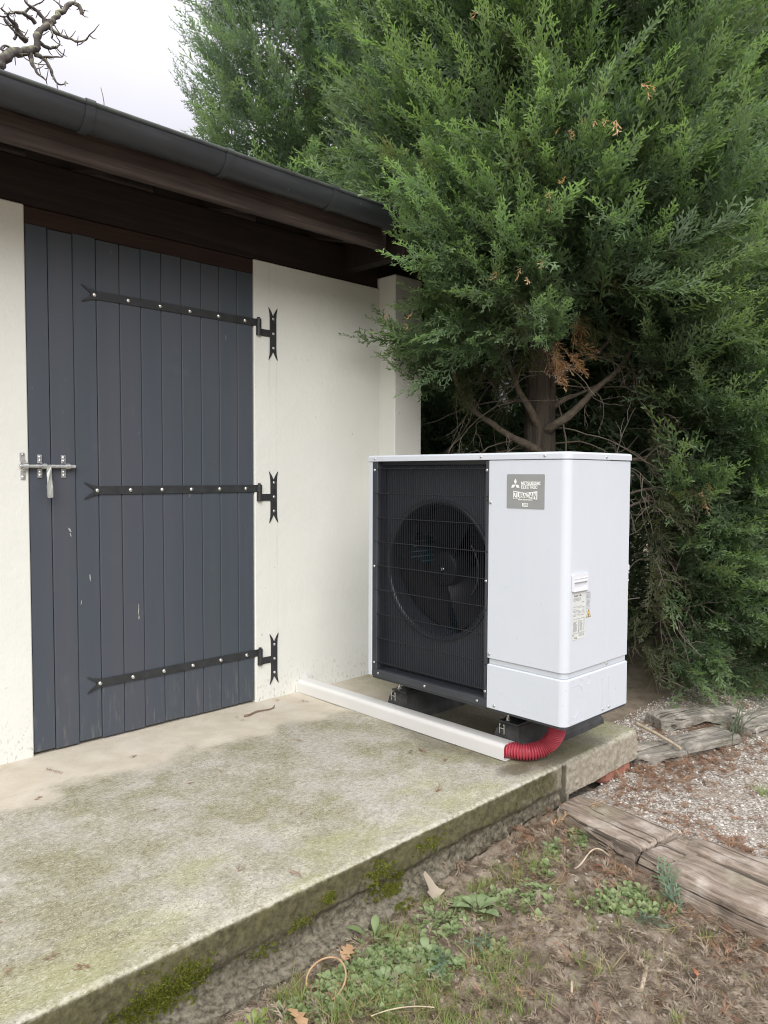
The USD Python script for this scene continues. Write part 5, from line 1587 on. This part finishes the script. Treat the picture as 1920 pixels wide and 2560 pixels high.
def dens_needle(x, y):
    if y > -1.53 and x < 1.0:
        return 0.0
    d1 = math.exp(-((x - (float(timber_edge_x(y)) + 0.30)) / 0.10) ** 2) * 0.45 * (y < -1.5)
    d2 = math.exp(-((x - 1.25) / 0.55) ** 2 - ((y + 1.62) / 0.20) ** 2) * 1.0
    d3 = math.exp(-((x - (float(timber_edge_x(y)) - 0.12)) / 0.12) ** 2) * 0.4 * (y < -1.52)
    d4 = math.exp(-((x - 0.12) / 0.16) ** 2 - ((y + 1.60) / 0.08) ** 2) * 0.9
    d5 = 0.03
    base = max(d1, d2, d3, d4, d5)
    return base * (0.35 + 1.1 * float(meshkit.noise(np.array([[x * 9, y * 9, 0.3]]), 2)[0]))


x_s, y_s = scatter(2000, (-1.2, 2.6), (-3.0, -1.2), dens_needle, grng)
instancer(None, 'fallen_needles', LIT, [M['needle']] * 6, np.stack([x_s, y_s, gh(x_s, y_s) + 0.004], -1), flat_rot(len(x_s), grng, 0.22), grng.uniform(0.6, 1.25, len(x_s)), grng.integers(0, 6, len(x_s)), 'rust brown fallen conifer needles')
x_s, y_s = scatter(7000, (-1.5, 0.25), (-2.9, -1.50), lambda x, y: 0.0 if x > timber_edge_x(y) - 0.02 else (0.35 + 0.5 * float(meshkit.noise(np.array([[x * 6, y * 6, 0.8]]), 12)[0])), grng)
instancer(None, 'plant_debris', LIT, [M['duff']] * 6, np.stack([x_s, y_s, gh(x_s, y_s) + 0.003], -1), flat_rot(len(x_s), grng, 0.25), grng.uniform(0.45, 1.3, len(x_s)), grng.integers(0, 6, len(x_s)), 'grey brown plant debris over the soil')
# few needles on the slab
x_s, y_s = scatter(46, (-2.0, 0.95), (-1.49, -0.05), lambda x, y: 0.25 + 0.75 * math.exp(-((x - 0.62) / 0.2) ** 2 - ((y + 1.43) / 0.08) ** 2), grng)
instancer(None, 'slab_needles', LIT, [M['needle']] * 6, np.stack([x_s, y_s, 0 * x_s + 0.002], -1), flat_rot(len(x_s), grng, 0.06), grng.uniform(0.4, 0.9, len(x_s)), grng.integers(0, 6, len(x_s)), 'brown needles on the concrete slab')


# grass
def tuft(seed, n=14, hgt=0.075, w=0.0034, lean=0.6):
    r_ = np.random.default_rng(seed)
    V, F = [], []
    for i in range(n):
        az = r_.uniform(0, 2 * math.pi)
        b = np.array([r_.normal(0, 0.012), r_.normal(0, 0.012), -0.004])
        d = np.array([math.cos(az), math.sin(az), 0])
        sd = np.array([-math.sin(az), math.cos(az), 0])
        L_ = hgt * r_.uniform(0.5, 1.15)
        ln = lean * r_.uniform(0.4, 1.5)
        k0 = len(V)
        for j, t_ in enumerate((0, 0.35, 0.7, 1.0)):
            p_ = b + d * L_ * ln * t_ ** 1.7 + np.array([0, 0, L_ * (t_ - 0.32 * ln * t_ * t_)])
            ww = w * (1 - t_ ** 1.6) * 0.5 + 0.0002
            V += [p_ - sd * ww, p_ + sd * ww]
        for j in range(3):
            a = k0 + 2 * j
            F += [(a, a + 1, a + 3), (a, a + 3, a + 2)]
    return trimesh.Trimesh(np.array(V), np.array(F), process=False)


TUF = [tuft(k, 14, 0.075) for k in range(4)] + [tuft(10 + k, 9, 0.05, 0.003, 1.0) for k in range(3)]
spots = [(-0.83, -1.83, 0.12, 70), (-0.76, -1.90, 0.13, 90), (-0.64, -1.655, 0.06, 46), (-0.92, -1.78, 0.10, 60), (-0.06, -1.676, 0.05, 16), (-0.15, -1.68, 0.05, 16), (-0.26, -1.65, 0.05, 14), (0.03, -1.705, 0.05, 12), (-0.52, -1.91, 0.07, 30), (-0.51, -1.84, 0.05, 16), (-0.62, -2.0, 0.09, 26), (-0.30, -1.78, 0.12, 22), (-0.1, -1.95, 0.15, 16), (-0.98, -1.62, 0.05, 22), (-1.05, -1.67, 0.05, 18), (-0.42, -1.60, 0.07, 18), (0.08, -2.08, 0.06, 8), (-0.35, -2.05, 0.2, 16), (-0.1, -2.3, 0.2, 10)]
gxs, gys = [], []
for sx, sy, sr, n_ in spots:
    gxs += list(grng.normal(sx, sr * 0.6, n_)); gys += list(grng.normal(sy, sr * 0.6, n_))
gxs, gys = np.array(gxs), np.array(gys)
ok = (gys < -1.545) & (gxs < timber_edge_x(gys) - 0.01)
gxs, gys = gxs[ok], gys[ok]
instancer(None, 'grass', TUF, [M['grass']] * 7, np.stack([gxs, gys, gh(gxs, gys)], -1), flat_rot(len(gxs), grng, 0.12), grng.uniform(0.32, 0.72, len(gxs)), grng.integers(0, 7, len(gxs)), 'short fresh grass on the soil')
k_ = grng.permutation(len(gxs))[:190]
sx2, sy2 = np.r_[gxs[k_] + grng.normal(0, 0.03, len(k_)), grng.uniform(-1.0, 0.1, 110)], np.r_[gys[k_] + grng.normal(0, 0.03, len(k_)), grng.uniform(-2.5, -1.56, 110)]
ok = (sy2 < -1.55) & (sx2 < timber_edge_x(sy2) - 0.02)
sx2, sy2 = sx2[ok], sy2[ok]
STR = [tuft(30 + k, 5, 0.06, 0.0026, 1.5) for k in range(4)]
instancer(None, 'dry_grass', STR, [M['straw']] * 4, np.stack([sx2, sy2, gh(sx2, sy2) + 0.002], -1), flat_rot(len(sx2), grng, 0.5), grng.uniform(0.5, 1.1, len(sx2)), grng.integers(0, 4, len(sx2)), 'dry straw coloured grass blades')


# round leaved ground cover
def leaf_mesh(L, W, fold=0.25, n=7, stalk=0.3, round_=0.8):
    """a leaf along +x: stalk then a rounded blade, slightly folded and arched"""
    us = np.linspace(0, 1, n)
    V, F = [], []
    for u in us:
        w_ = W * 0.5 * (math.sin(math.pi * min(1, u ** round_ * 0.97 + 0.02)) ** 0.75)
        x = L * (stalk + (1 - stalk) * u)
        z = 0.16 * L * math.sin(u * 2.4) - 0.05 * L * u * u
        V += [(x, -w_, z + fold * w_), (x, 0, z), (x, w_, z + fold * w_)]
    for k in range(n - 1):
        a = 3 * k
        F += [(a, a + 3, a + 4), (a, a + 4, a + 1), (a + 1, a + 4, a + 5), (a + 1, a + 5, a + 2)]
    b = len(V)
    V += [(0, -0.0012, -0.004), (0, 0.0012, -0.004), (L * stalk, -0.0012, 0), (L * stalk, 0.0012, 0)]
    F += [(b, b + 2, b + 3), (b, b + 3, b + 1)]
    return trimesh.Trimesh(np.array(V, float), np.array(F), process=False)


def sprig_proto(seed, n=4, L=0.03, W=0.02):
    r_ = np.random.default_rng(seed)
    ms = []
    for i in range(n):
        m_ = leaf_mesh(L * r_.uniform(0.75, 1.2), W * r_.uniform(0.8, 1.2), r_.uniform(0.05, 0.4), 6, 0.25)
        m_.apply_transform(trimesh.transformations.rotation_matrix(-r_.uniform(0.1, 0.9), [0, 1, 0]))
        m_.apply_transform(trimesh.transformations.rotation_matrix(i * 2 * math.pi / n + r_.normal(0, 0.4), [0, 0, 1]))
        ms.append(m_)
    return trimesh.util.concatenate(ms)


CLO = [sprig_proto(k, 4, 0.021, 0.014) for k in range(5)]
cl = [(-0.77, -1.70, 0.085, 130), (-0.67, -1.76, 0.07, 110), (-0.84, -1.79, 0.05, 60), (-0.93, -1.70, 0.05, 40), (-0.90, -1.655, 0.035, 24), (-1.02, -1.68, 0.05, 24), (-0.47, -1.68, 0.07, 50), (-0.003, -2.0, 0.045, 45), (0.0, -2.05, 0.05, 30), (-0.10, -1.98, 0.05, 26), (0.23, -1.70, 0.03, 12), (0.19, -1.72, 0.03, 12), (0.09, -1.67, 0.03, 10), (-0.30, -1.74, 0.04, 24), (-0.22, -1.78, 0.06, 24), (-0.05, -1.73, 0.04, 10), (-0.5, -1.87, 0.03, 14), (0.05, -2.12, 0.03, 6)]
cxs, cys = [], []
for sx, sy, sr, n_ in cl:
    n_ = int(n_ * 1.5)
    cxs += list(grng.normal(sx, sr * 0.75, n_)); cys += list(grng.normal(sy, sr * 0.65, n_))
cxs, cys = np.array(cxs), np.array(cys)
ok = (cys < -1.55) & (cxs < timber_edge_x(cys) - 0.01)
cxs, cys = cxs[ok], cys[ok]
instancer(None, 'ground_cover', CLO, [M['clover']] * 5, np.stack([cxs, cys, gh(cxs, cys) + 0.006], -1), flat_rot(len(cxs), grng, 0.22), grng.uniform(0.55, 1.2, len(cxs)), grng.integers(0, 5, len(cxs)), 'round leaved green ground cover')


def rosette(label, x, y, L, W, n, seed, mat='weed', lift=0.5):
    r_ = np.random.default_rng(seed)
    z = float(gh(x, y))
    t = thing('weed_plant', label, 'weed', (x, y, z), 'leafy weeds in the soil')
    for i in range(n):
        k = 1 - 0.55 * i / n
        m_ = leaf_mesh(L * k * r_.uniform(0.85, 1.15), W * k * r_.uniform(0.85, 1.15), r_.uniform(0.1, 0.35), 8, 0.25, 1.25)
        m_.apply_transform(trimesh.transformations.rotation_matrix(-(0.12 + lift * i / n + r_.normal(0, 0.1)), [0, 1, 0]))
        m_.apply_transform(trimesh.transformations.rotation_matrix(i * 2.39996 + r_.normal(0, 0.2), [0, 0, 1]))
        m_.apply_translation([x, y, z + 0.008])
        obj('leaf', m_, M[mat], t, smooth=60)
    return t


rosette('large pale green weed rosette in the middle of the soil patch', -0.385, -1.720, 0.085, 0.036, 15, 1)
rosette('broad leaved weed beside the mossy slab foot, with upright leaves', -0.700, -1.600, 0.090, 0.030, 6, 2, 'clover', 1.0)
rosette('leafy weed among the grass at the centre of the picture bottom', -0.640, -1.745, 0.062, 0.034, 9, 3)
rosette('leafy weed at the left edge of the clover patch', -0.800, -1.745, 0.060, 0.032, 9, 4)
rosette('feathery weed at the bottom left corner of the soil', -1.135, -1.63, 0.055, 0.018, 9, 5, 'grass')
rosette('small weed with rounded leaves before the rosette', -0.400, -1.665, 0.045, 0.030, 6, 6, 'clover')

# moss on the slab foot
mo = []
for k in range(4):
    r_ = np.random.default_rng(50 + k)
    K = []
    for i in range(26):
        d = r_.normal(0, 1, 3)
        d[2] = abs(d[2]) + 0.3
        d /= np.linalg.norm(d)
        K.append(kite(r_.normal(0, 0.25, (1, 3)) * np.array([1, 1, 0.4]), d[None], np.array([r_.uniform(0.5, 1.0)]), np.array([0.22]), r_.normal(0, 1, (1, 3))))
    K = np.concatenate(K)
    mo.append(merge([K], [np.zeros((len(K), 4))])[0])
ms_ = [(-1.33, -0.11, 0.085, 0.045, 620), (-1.24, -0.10, 0.06, 0.04, 300), (-0.50, -0.115, 0.016, 0.018, 60), (-0.52, -0.17, 0.035, 0.025, 150), (-0.80, -0.062, 0.018, 0.012, 60), (-0.60, -0.068, 0.05, 0.03, 120), (-0.56, -0.14, 0.05, 0.03, 120), (-0.37, -0.06, 0.06, 0.03, 70), (-0.90, -0.10, 0.05, 0.02, 50), (-1.02, -0.13, 0.05, 0.02, 40), (0.29, -0.15, 0.02, 0.012, 60)]
bx_, bz_, bb = [], [], []
for sx, sz_, rx_, rz_, n_ in ms_:
    bx_ += list(grng.normal(sx, rx_ * 0.6, n_)); bz_ += list(np.clip(grng.normal(sz_, rz_ * 0.6, n_), -0.2, -0.02))
bx_, bz_ = np.array(bx_), np.array(bz_)
# sit them on the displaced front face of the slab
from scipy.spatial import cKDTree
fm_ = V3 = np.asarray(sl.vertices)
fm_ = fm_[(fm_[:, 2] < -0.012) & (fm_[:, 0] > -2)]
kt = cKDTree(fm_[:, [0, 2]])
_, ii = kt.query(np.stack([bx_, bz_], 1))
by_ = fm_[ii, 1]
foot_ = (np.abs(bx_ - 0.29) < 0.06)
by_ = np.where(foot_, -1.586 + grng.normal(0, 0.012, len(by_)), by_)
bz_ = np.where(foot_, soil_h(bx_, by_) + 0.008, bz_)
mr_ = [rotm([1, 0, 0], 0.9 + grng.normal(0, 0.3)) @ rotm([0, 0, 1], grng.uniform(0, 6.28)) for _ in bx_]
instancer(None, 'moss', mo, [M['moss']] * 4, np.stack([bx_, by_ - 0.001, bz_], -1), mr_, np.exp(grng.normal(math.log(0.0065), 0.3, len(bx_))), grng.integers(0, 4, len(bx_)), 'bright green moss on the front of the slab')


# fallen leaves
def dead_leaf(name, label, pts, pos, Rr, mat, curl=0.25, group='fallen leaves on the soil'):
    pg = Polygon(pts)
    t = trimesh.creation.extrude_polygon(pg, 0.0008, engine='earcut')
    t = t.subdivide().subdivide()
    v = t.vertices
    L_ = np.abs(v).max()
    v[:, 2] += curl * (v[:, 1] ** 2 - 0.4 * v[:, 0] ** 2) / L_ + 0.05 * L_ * np.sin(v[:, 0] / L_ * 5)
    t.vertices = v @ Rr.T + np.array(pos)
    th = thing(name, label, 'leaf', pos, group)
    obj('blade', t, M[mat], th, smooth=50)
    st_ = np.array([[0, 0, 0.0005], [-0.012, 0.001, 0.001], [-0.026, 0.004, 0.0]])
    obj('stalk', tube(st_ @ Rr.T + np.array(pos), 0.0009, 5), M[mat], th)


maple = [(0, 0), (0.012, 0.018), (0.028, 0.040), (0.034, 0.024), (0.055, 0.020), (0.084, 0.012), (0.094, -0.002), (0.074, -0.010), (0.050, -0.012), (0.036, -0.020), (0.028, -0.038), (0.016, -0.020)]
oak = [(0, -0.003), (0.008, 0.010), (0.018, 0.018), (0.022, 0.009), (0.034, 0.022), (0.042, 0.010), (0.054, 0.017), (0.062, 0.004), (0.056, -0.010), (0.044, -0.007), (0.036, -0.020), (0.024, -0.008), (0.016, -0.017), (0.006, -0.012)]
lp = (-0.437, -1.600, float(soil_h(-0.437, -1.60)) + 0.012)
dead_leaf('dead_leaf', 'pale lobed dead leaf propped up beside the mossy slab', maple, lp, orient(np.array([0.35, 0.75, 1.1]), np.random.default_rng(1), 0) @ rotm([1, 0, 0], 0.4), 'maple', 0.5)
for nm, lb, xy, rot, mt, sc_ in (('dead_leaf', 'tan lobed dead leaf curled beside the slab above the clover', (-0.835, -1.615), 0.3, 'oak', 1.0), ('dead_leaf', 'brown lobed dead leaf at the bottom edge of the picture', (-1.065, -1.735), 1.2, 'oak', 1.1), ('dead_leaf', 'small rust brown leaf lying on bare soil at lower right', (-0.232, -2.325), 0.6, 'rust', 0.45), ('dead_leaf', 'tiny brown leaf beside the dark timber stub', (0.10, -1.86), 2.0, 'rust', 0.35)):
    z = float(gh(*xy)) + 0.016
    dead_leaf(nm, lb, [(a * sc_, b * sc_) for a, b in oak], (xy[0], xy[1], z), rotm([0, 0, 1], rot) @ rotm([0, 1, 0], -0.35) @ rotm([1, 0, 0], 0.3), mt, 0.7)


def on_ground(pts, dz):
    p = np.array([(x, y, float(gh(x, y)) + d_) for (x, y), d_ in zip(pts, dz)])
    return p


# sticks and stems
t = thing('curled_stem', 'tan curled stem looping over the clover beside the slab', 'stem', (-0.93, -1.62, -0.19))
sp = spline(on_ground([(-0.955, -1.615), (-0.9364, -1.595), (-0.8887, -1.606), (-0.868, -1.632), (-0.872, -1.668), (-0.905, -1.702), (-0.955, -1.715)], [0.012, 0.032, 0.045, 0.045, 0.038, 0.028, 0.018]), 40)
obj('stem', tube(sp, 0.0026 * (1 + 0.25 * (meshkit.noise(sp * 60, 3) - 0.5)), 7), M['cane'], t, smooth=60)
sp = spline(on_ground([(-0.958, -1.612), (-0.945, -1.632), (-0.930, -1.650)], [0.012, 0.014, 0.006]), 12)
obj('root_end', tube(sp, np.linspace(0.0045, 0.003, 12), 7), M['darkstick'], t, smooth=60)
for nm, lb, pts, r_, mt, dz in (
        ('stick', 'thick pale broken stick on bare soil at lower right', [(-0.362, -2.238), (-0.315, -2.222), (-0.262, -2.203)], 0.0052, 'stick', (0.006, 0.008, 0.006)),
        ('stick', 'short pale peg of wood on bare soil left of the thick stick', [(-0.492, -2.115), (-0.475, -2.105), (-0.456, -2.094)], 0.0038, 'stick', (0.004, 0.006, 0.005)),
        ('stick', 'long thin dark twig running to the bottom edge of the picture', [(-0.542, -1.968), (-0.548, -2.02), (-0.56, -2.076), (-0.568, -2.13), (-0.582, -2.20)], 0.0030, 'darkstick', (0.006, 0.010, 0.008, 0.010, 0.008)),
        ('stick', 'flat yellowish wood chip below the large rosette', [(-0.510, -1.817), (-0.500, -1.825), (-0.488, -1.835)], 0.0040, 'stick', (0.012, 0.013, 0.012)),
        ('stick', 'long brown runner lying along the front sleeper', [(0.115, -2.13), (0.06, -2.25), (0.02, -2.38), (0.0, -2.52)], 0.0024, 'darkstick', (0.008, 0.014, 0.010, 0.008)),
        ('stick', 'thin forked straw before the short sleeper', [(0.03, -1.80), (0.10, -1.80), (0.165, -1.80), (0.20, -1.83)], 0.0024, 'stick', (0.008, 0.022, 0.03, 0.008)),
        ('stick', 'pale twig lying on bare soil near the thick stick', [(-0.30, -2.08), (-0.25, -2.06), (-0.19, -2.03)], 0.0026, 'duffs', (0.006, 0.010, 0.006)),
        ('stick', 'bent grey twig at the bottom right of the soil', [(-0.33, -2.36), (-0.27, -2.35), (-0.24, -2.31), (-0.18, -2.30)], 0.0020, 'duffs', (0.006, 0.014, 0.012, 0.006)),
        ('stick', 'slender straw stem in the grass at the picture bottom', [(-0.93, -1.83), (-0.86, -1.87), (-0.80, -1.92)], 0.0014, 'stick', (0.03, 0.04, 0.03))):
    p = on_ground(pts, dz)
    t = thing(nm, lb, 'stick', p.mean(0), 'sticks on the soil')
    sp = spline(p, 16)
    obj('wood', tube(sp, r_ * (1 + 0.35 * (meshkit.noise(sp * 70, 4) - 0.5)), 7), M['twig' if mt == 'duffs' else mt], t, smooth=40)
t = thing('twig', 'crooked brown twig on the pale concrete before the door', 'twig', (-0.08, -0.15, 0))
sp = spline([(-0.176, -0.158, 0.006), (-0.150, -0.163, 0.007), (-0.128, -0.154, 0.006), (-0.095, -0.146, 0.007), (-0.045, -0.153, 0.006), (0.020, -0.128, 0.008)], 24)
obj('twig_stem', cat(tube(sp, np.linspace(0.0050, 0.0026, 24), 6), tube([sp[3], sp[3] + np.array([-0.005, -0.016, 0.006])], [0.003, 0.002], 5)), M['darkstick'], t, smooth=50)
t = thing('cut_branch', 'straight cut branch slanting from hedge to edging timber', 'branch', (1.22, -1.5, -0.09))
sp = spline([(1.285, -1.37, -0.075), (1.225, -1.50, -0.078), (1.160, -1.645, -0.092)], 14)
obj('wood', tube(sp, np.linspace(0.009, 0.007, 14), 8), M['stick'], t, smooth=60)

# sedge clump with long blades
t = thing('sedge_clump', 'clump of long thin arching sedge blades beside the gravel', 'sedge', (1.66, -1.70, -0.14))
sr = np.random.default_rng(15)
for k in range(26):
    az = sr.uniform(0, 2 * math.pi)
    L_ = sr.uniform(0.18, 0.42)
    e = sr.uniform(0.5, 1.35)
    d = np.array([math.cos(az), math.sin(az), 0])
    us = np.linspace(0, 1, 9)
    P = np.array([1.66, -1.69, -0.145]) + sr.normal(0, 0.02, 3) * np.array([1, 1, 0]) + d * (L_ * math.cos(e) * us + 0.25 * L_ * us ** 2)[:, None] + np.array([0, 0, 1.0]) * (L_ * math.sin(e) * us - 0.42 * L_ * us ** 2.4)[:, None]
    P[:, 2] = np.maximum(P[:, 2], -0.14)
    sd = np.cross(d, [0, 0, 1.0])
    w_ = (0.0030 * (1 - us ** 2) + 0.0004)[:, None]
    V = np.stack([P - sd * w_, P + np.array([0, 0, -0.0012]), P + sd * w_], 1)
    obj('blade', grid(V), M['sedge'], t, smooth=60)
t = thing('grass_tuft', 'small green tuft growing alone in the gravel', 'grass', (1.083, -2.03, -0.15))
for k in range(5):
    q = tuft(90 + k, 10, 0.05, 0.003, 1.2)
    q.apply_translation([1.083 + 0.02 * math.cos(k * 1.3), -2.03 + 0.02 * math.sin(k * 1.3), float(gravel_h(1.083, -2.03))])
    obj('blades', q, M['grass'], t, kind='stuff')

# green sprigs blown off the conifers
for lb, a, b_, L_, up_, sd_ in (('bluish green conifer sprig leaning against the front sleeper', (0.030, -2.150), (0.135, -2.055), 0.17, 0.075, 3), ('bluish green conifer sprig lying on the clover', (-0.600, -1.775), (-0.72, -1.855), 0.15, 0.02, 4), ('green conifer sprig lying below the large rosette', (-0.462, -1.845), (-0.545, -1.838), 0.12, 0.0, 5), ('green conifer sprig lying on soil before the sleepers', (-0.12, -2.08), (-0.03, -2.16), 0.13, 0.0, 6)):
    za, zb_ = float(gh(*a)) + 0.015, float(gh(*b_)) + 0.015 + up_
    d = np.array([b_[0] - a[0], b_[1] - a[1], zb_ - za])
    t = thing('conifer_sprig', lb, 'sprig', (a[0], a[1], za), 'fallen green conifer sprigs')
    K, T = [], []
    r_ = np.random.default_rng(sd_)
    for i in range(2):
        k, tt = frond(L_ * (1 - 0.25 * i), r_, 1.0, 0.1)
        Rr = orient(d + r_.normal(0, 0.012, 3), r_, 0.2)
        K.append(k @ Rr.T + np.array([a[0], a[1], za + 0.006 * i])); T.append(tt)
    mm, ta = merge(K, T)
    p = obj('spray', mm, M['conifer_blue_haze'], t, kind='stuff')
    UsdGeom.PrimvarsAPI(p).CreatePrimvar('tip', Sdf.ValueTypeNames.FloatArray, 'vertex').Set(Vt.FloatArray.FromNumpy(ta.astype(np.float32)))
for k, (x, y) in enumerate(((0.386, -1.60), (0.36, -1.64), (0.20, -1.60))):
    p0 = np.array([x, y, (-0.122 if x > 0.34 else float(soil_h(x, y))) + 0.008])
    t = thing('dead_sprig', ('rust orange dead sprig on the short sleeper by the slab', 'rust orange dead sprig farther along the short sleeper', 'upright orange dead sprig between soil and short sleeper')[k], 'sprig', p0)
    r_ = np.random.default_rng(200 + k)
    kk, tt = frond(0.075, r_, 0.8, 0.1)
    Rr = orient(np.array([0.4, -0.4, 0.9 if k == 2 else 0.12]) + r_.normal(0, 0.1, 3), r_, 0.3)
    mm, ta = merge([kk @ Rr.T + p0], [tt])
    p = obj('spray', mm, M['dead'], t, kind='stuff')
    UsdGeom.PrimvarsAPI(p).CreatePrimvar('tip', Sdf.ValueTypeNames.FloatArray, 'vertex').Set(Vt.FloatArray.FromNumpy(ta.astype(np.float32)))

# little stones in the soil
srn = np.random.default_rng(66)
x_s, y_s = scatter(240, (-1.6, 0.2), (-2.9, -1.56), lambda x, y: 1.0 if x < timber_edge_x(y) - 0.03 else 0.0, srn)
instancer(None, 'soil_stones', peb, [M['pebble']] * 5, np.stack([x_s, y_s, gh(x_s, y_s) + 0.001], -1), flat_rot(len(x_s), srn, 0.4), np.exp(srn.normal(math.log(0.0042), 0.4, len(x_s))), srn.integers(0, 5, len(x_s)), 'small pale stones in the soil')
